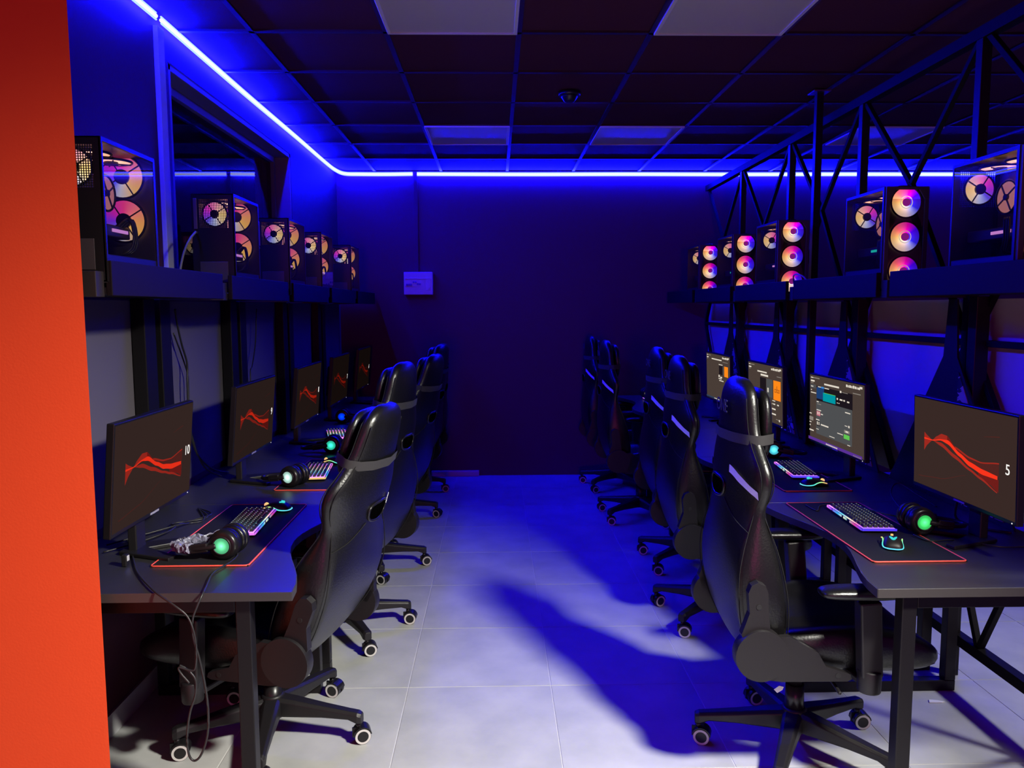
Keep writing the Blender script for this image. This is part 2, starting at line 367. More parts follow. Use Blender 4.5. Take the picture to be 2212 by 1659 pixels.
struct(MB().box(XL, XL+.022, 3.475, 3.54, 1.70, 2.81).build('trim_1', 'white', bevel=.003))
struct(MB().box(XL, XL+.008, 2.22, YB, .80, 1.635).build('trim_2', 'panel_d'))
struct(MB().box(XL, XL+.012, 2.22, YB, 0, .09).build('baseboard_left', 'base'))
struct(MB().prism([(-2.2, 2.03), (-1.061, 2.03), (-1.15, 2.17), (-2.2, 2.17)], 'z', 0, CZ+.03).build('wall_front', 'red'))
struct(MB().box(-.62, -.165, YB-.035, YB, 0, .052).box(-.62, -.175, YB-.042, YB-.035, .006, .044).build('trim_3', 'base', bevel=.003))
struct(MB().box(-.75, -.715, YB-.022, YB, 1.93, CZ-.02).build('trim_4', 'wall', bevel=.002))

# ------------------------------------------------------------------ LED strips
def led(label, path):
    t = thing('led_strip', label, 'led strip', path[0])
    o = Vector(path[0])
    P = [Vector(p)-o for p in path]
    MB().tube(P, .0085, 8, 5).build('lit_core', 'led', t)
    for nm, dz in (('blue_diffuser', -.0135), ('blue_diffuser', .0135)):
        b = MB().tube([p+Vector((0, 0, dz)) for p in P], .0045, 6, 5)
        b.build(nm, 'ledb', t)
    return t
ZL = 2.834; xl = XL+.028; yb = YB-.028
led('glowing blue led strip on the left wall by the red pillar, before the white post', [(xl, 2.25, ZL+.004), (xl, 2.9, ZL), (xl, 3.45, ZL+.003)])
led('glowing blue led strip above the window, bending round the far left corner', [(xl, 3.50, ZL+.004), (xl, 4.6, ZL-.003), (xl, 5.8, ZL), (xl, 6.75, ZL-.002), (xl+.012, 7.10, ZL-.003), (xl+.06, yb-.02, ZL-.005), (xl+.2, yb, ZL-.006), (-1.0, yb, ZL-.007), (-.82, yb, ZL-.005), (-.755, yb, ZL-.004)])
led('longest blue led strip, running level along the top of the back wall', [(-.715, yb, ZL-.005), (.3, yb, ZL-.008), (1.2, yb, ZL-.006), (2.2, yb, ZL-.008), (3.3, yb, ZL-.006), (5.15, yb, ZL-.008)])

# ------------------------------------------------------------------ ceiling lamps, detector
LL = {(-1, 0): 'nearest square ceiling lamp panel, unlit, cut by the top edge left of centre', (1, 0): 'near square ceiling lamp panel, unlit, cut by the top edge at the right',
      (-1, 4): 'far unlit ceiling lamp panel left of centre with a blue gleam along its edge', (1, 4): 'far unlit ceiling lamp panel right of centre, near the row of fan-lit computers',
      (4, 4): 'far unlit ceiling lamp panel behind the steel truss at the right'}
for (i, j), lab in LL.items():
    cx = .115+.608*i+.304; cy = 3.08+.602*j+.301
    t = thing('ceiling_lamp', lab, 'ceiling lamp', (cx, cy, CZ), 0, 'unlit ceiling lamp panels')
    h = .295
    f = MB()
    for a, b, c, d in ((-h, h, -h, -h+.016), (-h, h, h-.016, h), (-h, -h+.016, -h+.016, h-.016), (h-.016, h, -h+.016, h-.016)): f.box(a, b, c, d, -.014, .02)
    f.build('frame', 'white', t, bevel=.002)
    MB().box(-h+.016, h-.016, -h+.016, h-.016, -.009, .01).build('diffuser', 'diffuser', t)
t = thing('smoke_detector', 'small dark domed detector on the black ceiling, centre', 'detector', (.44, 4.67, CZ-.004))
MB().cyl((0, 0, -.018), (0, 0, 0), .062, .066, 28).build('base', 'plastic_s', t)
MB().cyl((0, 0, -.05), (0, 0, -.018), .03, .052, 28).build('dome', 'plastic_s', t, bevel=.006)

# ------------------------------------------------------------------ fuse box
t = thing('fuse_box', 'white plastic fuse box with breakers, on the back wall', 'fuse box', (-.715, YB, 1.725))
MB().box(-.133, .133, -.07, -.002, 0, .21).build('housing', 'white_plastic', t, bevel=.006)
MB().box(-.118, .05, -.073, -.07, .075, .135).build('breaker_recess', 'breaker', t)
for k in range(3): MB().box(-.112+.019*k, -.097+.019*k, -.082, -.073, .082, .102).build('toggle', 'breaker_blue', t, bevel=.002)
for k in range(2): MB().box(-.05+.02*k, -.036+.02*k, -.080, -.073, .108, .124).build('toggle', 'breaker_blue', t, bevel=.002)
for k in range(2): MB().box(-.012+.02*k, .002+.02*k, -.080, -.073, .09, .106).build('toggle', 'breaker_blue', t, bevel=.002)
MB().box(.07, .115, -.074, -.07, .04, .16).build('cover_plate', 'white_plastic', t, bevel=.002)
MB().box(-.12, .12, -.076, -.07, .142, .158).build('lid_ridge', 'white_plastic', t, bevel=.002)
MB().box(.095, .108, -.084, -.07, .055, .075).build('latch', 'white_plastic', t, bevel=.002)

# ------------------------------------------------------------------ desks
DT, DK = .77, .028
RJ = [2.19, 3.21, 4.23, 5.25, 6.27, 7.29]; LJ = [2.22, 3.26, 4.27, 5.28, 6.29, 7.30]
ORD = ['nearest', 'second', 'third', 'fourth', 'farthest']
def desk(side, Ya, Yb, label):
    n = 14; L = Yb-Ya
    t = thing('gaming_desk', label, 'desk', (0, Ya, 0), 0, 'black desks in the %s row' % side)
    def xf(v): return (1.125+.105*math.sin(PI*v)**2) if side == 'right' else -(.605+.125*math.sin(PI*v)**2)
    back = 1.95 if side == 'right' else XL+.012
    pts = [(xf(i/n), .002+(L-.004)*i/n) for i in range(n+1)]
    ring = pts+[(back, L-.002), (back, .002)]
    MB().prism(ring, 'z', DT-DK, DT).build('desktop', 'laminate', t, bevel=.0015)
    e = MB(); s = 1 if side == 'right' else -1
    # edging band on the near end and along the curved front
    e.box(min(pts[0][0], back), max(pts[0][0], back), .0005, .002, DT-DK+.001, DT-.001)
    for (xa, ya), (xb, yb_) in zip(pts[:-1], pts[1:]): e.bar((xa-s*.0008, ya, DT-DK/2), (xb-s*.0008, yb_, DT-DK/2), .0016, DK-.002)
    e.build('edge_band', 'edge', t)
    w = .045; xa = xf(0)+s*(.115 if s > 0 else .155); xb = back-s*.06
    for y in (.055, L-.13):
        MB().box(min(xa, xb)-w/2, max(xa, xb)+w/2, y-w/2, y+w/2, .0, w).build('frame_rail', 'black', t, bevel=.003)
        fr = MB().box(min(xa, xb)+w/2, max(xa, xb)-w/2, y-w/2, y+w/2, DT-DK-w, DT-DK-.001)
        for x in (xa, xb): MB().box(x-w/2, x+w/2, y-w/2, y+w/2, w if x == xb or True else 0, DT-DK-.0005).build('leg', 'black', t, bevel=.003)
        fr.build('frame_rail', 'black', t, bevel=.003)
    return t
for k in range(5):
    desk('right', RJ[k], RJ[k+1], '%s black desk of the right row, curved front edge, steel tube legs' % ORD[k])
    desk('left', LJ[k], LJ[k+1], '%s black desk of the left row, against the left wall' % ORD[k])

# ------------------------------------------------------------------ shelves and their posts
def shelf(side, Ya, Yb, label):
    t = thing('computer_shelf', label, 'shelf', (0, Ya, 1.64), 0, 'shelf boards above the %s desks' % side)
    s = 1 if side == 'right' else -1; xf = 1.60 if side == 'right' else 1.12; xb = 1.955 if side == 'right' else -XL-.01
    L = Yb-Ya; X = lambda a, b: (min(s*a, s*b), max(s*a, s*b))
    MB().box(*X(xf+.018, xb), .05, L-.05, .004, .024).build('board', 'shelf', t)
    MB().box(*X(xf, xf+.018), .055, L-.055, 0, .102).build('front_lip', 'shelf', t, bevel=.002)
    for y in (.02,):
        MB().box(*X(xf+.02, xb), y-.018, y+.030, -.004, .070).build('bracket', 'bracket', t, bevel=.002)
    return t
SL = ['above the nearest desk', 'second from the front', 'third from the front', 'fourth from the front', 'by the back wall']
for k in range(5):
    shelf('left', LJ[k]+.03, LJ[k+1]+.03 if k < 4 else YB-.005, 'black shelf board with front lip on the left side, %s' % SL[k])
    shelf('right', RJ[k]-.02, RJ[k+1]-.02, 'black shelf board with front lip on the right side, %s' % SL[k])
def lpost(y, label):
    t = thing('shelf_post', label, 'post', (XL+.011, y, DT), 0, 'dark double posts under the left shelf')
    for dy in (-.075, .075):
        MB().box(.0, .055, dy-.05, dy+.05, .001, .872).build('upright', 'black', t, bevel=.004)
    MB().box(0, .03, -.02, .02, .001, .872).build('cable_duct', 'plastic', t, bevel=.003)
for k, lab in enumerate(['dark double post under left shelf, behind the nearest monitor', 'dark double post under left shelf, between first and second monitor gap', 'dark double post under left shelf, behind the third monitor', 'dark double post under left shelf, by the fourth monitor']):
    lpost([3.26, 4.27, 5.28, 6.29][k]-.02, lab)

# ------------------------------------------------------------------ steel truss and divider
TX = 1.985; TZ = 2.70
dv = tag(MB().box(2.02, 2.032, 2.25, YB-.004, DT, 1.63).build('desk_divider', 'panel'), 'light grey divider board lit blue behind the right monitors', 'divider')
tr = thing('steel_truss', 'black steel lattice truss rising behind the right desks to the ceiling', 'truss', (TX, 3.2, 0))
B = lambda p, q, w=.024, n='diagonal': MB().bar((p[0]-TX, p[1]-3.2, p[2]), (q[0]-TX, q[1]-3.2, q[2]), w, w).build(n, 'black' if n == 'post' else 'black_m', tr, bevel=.002)
B((TX, .9, TZ), (TX, YB-.01, TZ), .05, 'top_chord')
B((TX+.015, .9, .17), (TX+.015, YB-.01, .17), .045, 'bottom_chord')
PY = [2.17, 3.21, 4.23, 5.25, 6.27]
for k, y in enumerate(PY):
    B((TX, y, .001), (TX, y, TZ), .042, 'post')
    if 0 < k: B((TX-.03, y-.11, DT+.001), (TX-.03, y-.11, 1.64), .055, 'post')
    yn = min(y+1.02, YB-.04); m = y+.51
    B((TX, y, TZ), (TX, m, 2.18)); B((TX, yn, TZ), (TX, m, 2.18))
    B((TX, m, 2.18), (TX, y, 1.45)); B((TX, m, 2.18), (TX, yn, 1.45))
    B((TX, y, 1.45), (TX, y+.46, .79)); B((TX, yn, 1.45), (TX, yn-.46, .79))
    B((TX, y, 1.45), (TX, yn, 1.45), .026, 'cross_bar')
    B((TX+.015, y+.1, .72), (TX+.015, y+.36, .18)); B((TX+.015, y+.62, .72), (TX+.015, y+.36, .18))
    B((TX+.015, y+.62, .72), (TX+.015, y+.88, .18))
    if k < 4: B((TX+.015, yn+.1, .72), (TX+.015, y+.88, .18))
po = thing('support_post', 'slim black steel post from the ceiling down to the right desks', 'post', (1.90, 4.63, DT))
MB().box(-.02, .02, -.02, .02, .001, CZ-DT-.008).build('tube', 'black', po, bevel=.002)
MB().box(-.05, .05, -.05, .05, CZ-DT-.012, CZ-DT-.004).build('top_plate', 'metal', po, bevel=.001)
GL = ['triangular printed panel on the nearest truss post, behind the monitor with number 5', 'triangular camouflage print panel between the first and second lit monitors', 'triangular camouflage print panel right of the monitor with the orange card', 'triangular print panel behind the small far monitor']
for k, y in enumerate([3.21, 4.23, 5.25, 6.27]):
    g = thing('printed_gusset', GL[k], 'panel', (TX-.075, y, DT), 0, 'triangular printed panels along the truss')
    pts = [(-.46, .001), (.46, .001), (.05, .62), (.03, .86), (-.03, .86), (-.05, .62)]
    MB().prism(pts, 'x', 0, .008).build('backing', 'plastic', g)
    MB().prism([(-.40, .02), (-.07, .02), (-.07, .56)], 'x', -.003, -.0005).build('print', 'camo', g)

# ------------------------------------------------------------------ monitors
def strip(b, U, Lo, z):
    for (a, c), (d, e) in zip(zip(U, Lo), zip(U[1:], Lo[1:])): b.add([P3(*a, z), P3(*d, z), P3(*e, z), P3(*c, z)], [(0, 1, 2, 3)])
SW, SH = .598, .336
def P3(u, v, z): return ((u-.5)*SW, -.0205-z, (v-.5)*SH)
def resamp(pts, us):
    o = []
    for u in us:
        for (a, b), (c, d) in zip(pts, pts[1:]):
            if a <= u <= c+1e-9:
                t = (u-a)/(c-a); t2 = t*t*(3-2*t)*.5+t*.5; o.append((u, b+(d-b)*t2)); break
    return o
def wallpaper(num):
    b = MB()
    us = [.12+.73*i/40 for i in range(41)]; us3 = [.21+.64*i/32 for i in range(33)]
    uh = [.21+.33*i/20 for i in range(21)]; ut = [.45+.41*i/20 for i in range(21)]; ue = [.68+.18*i/8 for i in range(9)]
    b.mat(0); strip(b, resamp([(.21, .55), (.26, .61), (.31, .65), (.37, .645), (.45, .555), (.54, .505)], uh), resamp([(.21, .55), (.26, .565), (.31, .57), (.37, .555), (.45, .50), (.54, .455)], uh), .0004)
    b.mat(3); strip(b, resamp([(.45, .555), (.6, .49), (.7, .475), (.86, .52)], ut), resamp([(.45, .50), (.6, .43), (.7, .40), (.86, .385)], ut), .0004)
    b.mat(2); strip(b, resamp([(.45, .555), (.6, .49), (.7, .475), (.86, .52)], ut), resamp([(.45, .535), (.6, .472), (.7, .462), (.86, .506)], ut), .0005)
    b.mat(2); strip(b, resamp([(.21, .55), (.31, .55), (.45, .465), (.6, .37), (.7, .32), (.86, .222)], us3), resamp([(.21, .55), (.31, .51), (.45, .425), (.6, .345), (.7, .295), (.86, .212)], us3), .0005)
    b.mat(0); strip(b, resamp([(.68, .36), (.78, .355), (.86, .35)], ue), resamp([(.68, .33), (.78, .28), (.86, .225)], ue), .00045)
    b.mat(2); strip(b, resamp([(.12, .62), (.16, .585), (.21, .55)], [.12, .15, .18, .21]), resamp([(.12, .41), (.16, .49), (.21, .55)], [.12, .15, .18, .21]), .0006)
    u4 = [.21+.16*i/8 for i in range(9)]
    b.mat(2); strip(b, resamp([(.21, .55), (.26, .61), (.31, .65), (.37, .645)], u4), resamp([(.21, .55), (.26, .575), (.31, .585), (.37, .57)], u4), .0006)
    b.mat(1); strip(b, resamp([(.12, .56), (.21, .555), (.31, .59), (.38, .60), (.5, .50), (.6, .44), (.72, .405), (.86, .385)], us), resamp([(.12, .54), (.21, .545), (.31, .575), (.38, .555), (.5, .46), (.6, .39), (.72, .35), (.86, .35)], us), .0007)
    b.mat(3)
    u5 = [.06+.5*i/10 for i in range(11)]
    strip(b, resamp([(.06, .10), (.3, .15), (.6, .30)], u5), resamp([(.06, .093), (.3, .143), (.6, .297)], u5), .0004)
    strip(b, [(.72, .74), (.8, .765), (.86, .78)], [(.72, .737), (.8, .758), (.86, .772)], .0004)
    return b, ['red1', 'red2', 'red3', 'red4']
def rects(L):
    mats = []; b = MB()
    for i, (u0, v0, u1, v1, m) in enumerate(L):
        if m not in mats: mats.append(m)
        b.mat(mats.index(m)); z = .0004+.00012*i
        b.add([P3(u0, v0, z), P3(u1, v0, z), P3(u1, v1, z), P3(u0, v1, z)], [(0, 1, 2, 3)])
    return b, mats
def top_bar():
    L = [(.02, .955, .2, .97, 'ui_dim'), (.02, .955, .07, .97, 'ui_txt'), (.02, .90, .10, .925, 'ui_txt'), (.02, .875, .08, .885, 'ui_dim')]
    x = .70
    for w in (.03, .02, .035, .02, .03, .03, .015, .04): L.append((x, .93, x+w-.004, .93+random.choice((.03, .04, .035)), 'ui_txt')); x += w+.003
    L.append((.93, .945, .975, .975, 'ui_txt')); return L
def task_bar(): 
    L = [(0, 0, 1, .035, 'ui_bar')]
    for k in range(9): L.append((.36+.025*k, .008, .377+.025*k, .028, 'ui_txt'))
    for k in range(6): L.append((.86+.022*k, .008, .872+.022*k, .024, 'ui_dim'))
    return L
UI1 = top_bar()+[(.30, .885, .58, .91, 'ui_txt'), (.82, .86, .95, .872, 'ui_dim'), (.02, .80, .13, .86, 'ui_grey'), (.03, .82, .08, .835, 'ui_txt'), (.03, .765, .05, .78, 'ui_txt'), (.03, .725, .14, .74, 'ui_txt'),
    (.15, .62, .82, .85, 'ui_dark'), (.15, .66, .30, .83, 'ui_navy'), (.16, .66, .28, .82, 'ui_navy'), (.28, .645, .52, .77, 'ui_teal'), (.30, .765, .52, .772, 'ui_green'),
    (.18, .835, .24, .848, 'ui_txt'), (.245, .83, .30, .852, 'ui_sky'), (.31, .835, .40, .848, 'ui_txt'), (.60, .83, .63, .858, 'ui_txt'), (.64, .838, .74, .846, 'ui_dim'),
    (.545, .72, .57, .745, 'ui_txt'), (.60, .72, .65, .742, 'ui_txt'), (.665, .72, .695, .742, 'ui_txt'), (.73, .715, .77, .735, 'ui_txt'), (.55, .67, .57, .68, 'ui_txt'), (.58, .67, .60, .68, 'ui_txt'),
    (.15, .12, .82, .63, 'ui_grey'), (.16, .605, .20, .62, 'ui_txt'), (.17, .575, .25, .585, 'ui_dim'), (.70, .565, .79, .58, 'ui_txt'), (.16, .48, .25, .495, 'ui_txt'), (.16, .40, .235, .47, 'ui_pink'), (.175, .42, .19, .46, 'ui_txt'), (.205, .42, .22, .46, 'ui_txt'), (.245, .43, .29, .445, 'ui_txt'),
    (.15, .33, .22, .345, 'ui_txt'), (.16, .245, .23, .32, 'ui_dark'), (.17, .26, .19, .31, 'ui_txt'), (.205, .26, .22, .31, 'ui_txt'), (.25, .27, .40, .29, 'ui_txt'), (.70, .38, .745, .39, 'ui_txt'), (.76, .37, .785, .40, 'ui_txt'),
    (.69, .285, .785, .325, 'ui_dim'), (.715, .295, .76, .315, 'ui_txt'), (.685, .20, .785, .262, 'ui_green'), (.57, .238, .67, .25, 'ui_txt'), (.16, .19, .21, .2, 'ui_txt'), (.42, .15, .52, .16, 'ui_txt'), (.75, .12, .80, .13, 'ui_txt'),
    (.02, .40, .065, .415, 'ui_txt'), (.02, .30, .10, .36, 'ui_dim'), (.02, .265, .06, .28, 'ui_txt'), (.025, .215, .045, .235, 'ui_txt'), (.02, .14, .11, .16, 'ui_txt'), (0, .0, 1, .045, 'ui_purple')]+task_bar()[1:]
UI2 = top_bar()+[(.30, .85, .58, .875, 'ui_txt'), (.40, .79, .62, .825, 'ui_txt'), (.86, .83, .98, .842, 'ui_dim'), (.38, .45, .56, .76, 'ui_dark'), (.57, .44, .74, .76, 'ui_grey'), (.60, .52, .635, .60, 'ui_txt'), (.77, .42, .965, .76, 'ui_orange'),
    (.74, .39, .82, .405, 'ui_txt'), (.73, .33, .745, .35, 'ui_txt'), (.76, .33, .82, .352, 'ui_txt'), (.87, .33, .92, .352, 'ui_txt'), (.73, .24, .83, .265, 'ui_txt'), (.72, .15, .84, .175, 'ui_txt'), (.84, .08, .93, .09, 'ui_dim'), (.92, .06, .95, .095, 'ui_txt')]
UI3 = top_bar()+[(.25, .88, .68, .905, 'ui_txt'), (.72, .86, .93, .87, 'ui_dim'), (.56, .79, .72, .805, 'ui_txt'), (.57, .58, .72, .77, 'ui_dark'), (.73, .58, .77, .77, 'ui_grey'), (.79, .56, .94, .78, 'ui_orange'),
    (.55, .52, .60, .57, 'ui_txt'), (.62, .51, .70, .54, 'ui_txt'), (.55, .48, .68, .50, 'ui_txt'), (.58, .44, .76, .46, 'ui_txt')]+task_bar()
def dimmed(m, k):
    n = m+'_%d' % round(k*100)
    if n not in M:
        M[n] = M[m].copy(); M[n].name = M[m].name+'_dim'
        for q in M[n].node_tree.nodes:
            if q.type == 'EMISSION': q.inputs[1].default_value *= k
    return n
def monitor(label, loc, rz, tilt, kind, num=None, group=None, dim=1):
    t = thing('monitor', label, 'monitor', loc, rz, group)
    zc = 1.083-DT
    rot = (tilt, 0, 0)     # positive leans the top backwards (away from the viewer at -Y)
    h = MB().box(-.306, .306, -.02, .004, -.182, .176).build('housing', 'plastic_s', t, (0, 0, zc), rot, bevel=.003)
    MB().box(-.18, .18, .004, .045, -.12, .10).build('rear_bulge', 'plastic', h, bevel=.012)
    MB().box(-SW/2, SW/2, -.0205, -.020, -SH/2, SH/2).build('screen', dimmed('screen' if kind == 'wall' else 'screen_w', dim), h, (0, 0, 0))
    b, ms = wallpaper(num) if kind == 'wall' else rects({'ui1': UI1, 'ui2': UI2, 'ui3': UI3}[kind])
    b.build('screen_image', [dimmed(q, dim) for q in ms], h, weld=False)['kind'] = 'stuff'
    if num: put(text_mesh(num, .05, 'digit'), 'screen_number', h, (SW*.435, -.0218, -.008 if kind == 'wall' else 0), (PI/2, 0, 0))
    if kind == 'ui2':
        put(text_mesh('CS:GO', .030, 'ui_dark', .0001), 'screen_lettering', h, ((.868-.5)*SW, -.0235, (.58-.5)*SH), (PI/2, 0, 0))
        MB().box((.862-.5)*SW, (.870-.5)*SW, -.0236, -.0232, (.60-.5)*SH, (.67-.5)*SH).build('screen_figure', 'ui_dark', h)
    MB().box(-.032, .032, -.0212, -.0198, -.1785, -.1715).build('maker_mark', 'tagdim', h)
    MB().cyl((.285, -.0212, -.1755), (.285, -.0198, -.1755), .0022, n=10).build('power_light', 'digit', h)
    MB().box(-.035, .035, .045, .075, .006, zc+.02).build('stand_column', 'plastic', t, bevel=.004)
    MB().prism([(-.13, -.10), (-.095, -.11), (.0, .02), (.095, -.11), (.13, -.10), (.05, .10), (-.05, .10)], 'z', .001, .014).build('stand_foot', 'plastic', t, bevel=.003)
    return t
LMY = [(2.63, '10'), (3.73, '9'), (4.80, '8'), (5.78, '7'), (6.82, '6')]
for k, (y, n) in enumerate(LMY):
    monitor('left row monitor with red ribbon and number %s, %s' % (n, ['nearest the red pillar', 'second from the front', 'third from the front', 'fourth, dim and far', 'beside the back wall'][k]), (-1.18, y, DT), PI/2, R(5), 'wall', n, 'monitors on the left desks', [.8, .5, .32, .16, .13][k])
monitor('right-hand monitor with red ribbon wallpaper and number 5, cut by the frame edge', (1.665, 2.675, DT), -PI/2, R(2), 'wall', '5', 'monitors on the right desks')
monitor('lit monitor with a blue and teal banner and green button', (1.665, 3.69, DT), -PI/2, R(2), 'ui1', None, 'monitors on the right desks')
monitor('lit monitor with one tall orange card, behind the nearest right chair', (1.665, 4.68, DT), -PI/2, R(2), 'ui2', None, 'monitors on the right desks')
monitor('smallest lit monitor with a small orange card, beyond the chairs', (1.665, 5.68, DT), -PI/2, R(2), 'ui3', None, 'monitors on the right desks')

# ------------------------------------------------------------------ computer towers
TW, TL, TH = .18, .35, .43
def fan(parent, loc, rot, m, name='fan', r=.058, spokes=True, hub=.36):
    b = MB().mat(0); n = 36
    vs = [(0, 0, 0)]+[(r*math.cos(2*PI*i/n), r*math.sin(2*PI*i/n), 0) for i in range(n)]
    b.add(vs, [(0, 1+i, 1+(i+1) % n) for i in range(n)])
    b.mat(1); b.torus((0, 0, .001), (0, 0, 1), r+.0025, .004, 36, 6)
    if spokes:
        for k in range(4):
            a = .55+k*PI/2; b.bar((0, 0, .005), (r*math.cos(a), r*math.sin(a), .005), .0035, .004); b.bar((0, 0, -.005), (r*math.cos(a), r*math.sin(a), -.005), .0035, .004)
        b.cyl((0, 0, -.008), (0, 0, .008), r*hub, n=24)
    else:
        b.mat(2); b.cyl((0, 0, 0.0005), (0, 0, .004), r*.27, n=24)
        b.mat(3); b.torus((0, 0, .002), (0, 0, 1), r*.40, .0022, 30, 6)
    return b.build(name, [m, 'plastic', 'hubglow', 'ringglow'], parent, loc, rot, weld=False)
M['hubglow'] = emat('fan_hub_glow', (.42, .02, .40), .9)
M['ringglow'] = ramp_emit('fan_ring_glow', 'angle', [(0, (1, .85, .6)), (.3, (1, .9, .85)), (.5, (.7, .6, 1)), (.75, (1, .3, .5)), (1, (1, .85, .6))], 1.2)
def tower(label, loc, rz, group, gpu='gpu_light'):
    """front faces -Y, glass side faces -X, origin at the bottom of the front glass corner"""
    t = thing('computer_tower', label, 'computer', loc, rz, group)
    w, l, h, k = TW, TL, TH, .004
    MB().box(0, w, 0, l, .012, .020).build('case_floor', 'case', t); MB().box(.004, w, .014, l, h-.004, h).build('case_top', 'case', t)
    MB().box(w-k, w, .012, l, .02, h-.004).build('side_panel', 'case', t)
    # top with two openings is a plain plate above the fans
    for x, y in ((.02, .04), (.02, l-.04), (w-.02, .04), (w-.02, l-.04)): MB().cyl((x, y, 0), (x, y, .012), .012, n=12).build('foot', 'plastic', t)
    # glass side with black border
    g = MB().box(-.003, 0, .012, l-.004, .095, h-.010).build('side_glass', 'glass', t)
    MB().box(-.001, .003, .004, l, .016, .095).build('lower_shroud', 'case', t)
    MB().box(-.004, .004, .0, .012, .016, h).box(-.004, .004, l-.008, l, .016, h).box(-.004, .004, .012, l-.008, h-.012, h).build('glass_border', 'case', t)
    # front frame: chamfered surround, three fans behind a clear cover
    fr = MB(); fr.prism([(.0, .012), (w, .012), (w, h-.0), (.0, h-.0)], 'y', .010, .013)
    fr.prism([(0, .012), (.018, .012), (.018, h-.05), (.042, h-.012), (w-.042, h-.012), (w-.018, h-.05), (w-.018, .012), (w, .012), (w, h), (0, h)], 'y', -.012, .010)
    fr.build('front_frame', 'case_front', t, bevel=.002)
    for i in range(3): fan(t, (w/2, -.001, .083+.142*i), (PI/2, 0, 0), 'fan_front', 'front_fan', .0615, spokes=False)
    MB().box(.02, w-.02, -.0095, -.008, .02, h-.05).build('front_cover', 'glass', t)
    # inside: the same fans from behind, floor, board, cooler, card
    for i in range(1, 3): fan(t, (w/2, .030, .083+.142*i), (-PI/2, 0, 0), 'fan_back', 'inner_fan', .0672)
    MB().box(.004, w-k, .014, .04, .02, .022).box(.004, w-k, .02, l-.01, .093, .097).build('power_shroud', 'inner', t)
    MB().box(w-.022, w-.018, .07, l-.012, .10, h-.02).build('mainboard', 'inner', t)
    co = MB().box(w-.10, w-.022, .135, .205, .245, .345).build('cooler_block', 'inner', t, bevel=.002)
    fan(t, (w-.103, .17, .295), (0, -PI/2, 0), 'fan_cpu', 'cooler_fan', .052, spokes=True, hub=.2)
    gp = MB().box(w-.13, w-.022, .08, l-.015, .158, .196).build('graphics_card', 'inner', t, bevel=.004)
    MB().box(w-.133, w-.130, .10, .20, .174, .184).build('card_light', gpu, gp)
    for dy, dz in ((0, 0), (.012, .004), (-.010, -.006)):
        MB().tube([(w-.125, .14+dy, .19+dz), (.035, .10+dy, .22), (.03, .09+dy, .15+dz), (.05, .12+dy, .11), (w-.03, .16, .10)], .004, 6, 5).build('inner_cable', 'cable', t)
    for y in (.10, .235): fan(t, (w/2, y, h-.028), (0, 0, 0), 'fan_top', 'top_fan', .058)
    # rear: plate with a lit fan behind a wire grille, bracket, sockets
    fan(t, (.085, l-.016, h-.085), (-PI/2, 0, 0), 'fan_rear', 'rear_fan', .051)
    rp = MB().box(.0, w, l-.004, l, .016, h-.146).box(0, .022, l-.004, l, h-.146, h).box(.148, w, l-.004, l, h-.146, h).box(.022, .148, l-.004, l, h-.022, h)
    rp.build('rear_panel', 'case', t)
    gr = MB()
    for q in range(19): x = .022+.126*q/18; gr.box(x-.0011, x+.0011, l-.003, l-.001, h-.146, h-.022)
    for q in range(19): z = h-.146+.124*q/18; gr.box(.022, .148, l-.003, l-.001, z-.0011, z+.0011)
    go = gr.build('fan_grille', 'mesh', t, weld=False); go['kind'] = 'stuff'
    MB().box(.155, .170, l, l+.004, h-.15, h-.02).build('socket_plate', 'metal', t, bevel=.001)
    MB().cyl((.160, l, h-.165), (.160, l+.012, h-.165), .005, n=12).build('antenna_socket', 'metal', t)
    MB().box(.05, .15, l, l+.003, .20, .212).build('slot_covers', 'metal', t) if False else None
    MB().box(.03, .15, l, l+.002, .05, .14).build('power_supply_plate', 'inner', t, bevel=.001)
    MB().box(-.0022, -.001, l*.06, l*.06+.035, .045, .058).build('sticker', 'tagdim', t)
    return t
Rt = [(2.41, 'black computer with lit fans on the right shelf, cut by the frame edge', 'gpu_light'), (3.245, 'large computer showing three glowing front fans, right shelf beside the truss', 'gpu_teal'), (4.475, 'third computer from the right edge, three front fans, by the slim post', 'gpu_light'), (5.32, 'computer on the right shelf, second from the back wall', 'gpu_teal'), (6.195, 'smallest computer on the right shelf, closest to the back wall', 'gpu_light')]
for y, lab, g in Rt: tower(lab, (1.622, y, 1.665), 0, 'computers on the right shelf', g)
Ltw = [(2.30, 'largest computer on the left shelf, partly behind the red pillar'), (3.43, 'computer on the left shelf in front of the window, white cable at its back'), (4.33, 'third computer along the left shelf, below the window edge'), (5.12, 'fourth computer along the left shelf'), (6.16, 'last and smallest computer on the left shelf, by the back wall')]
for y, lab in Ltw: tower(lab, (-1.132, y+TL, 1.665), PI, 'computers on the left shelf')

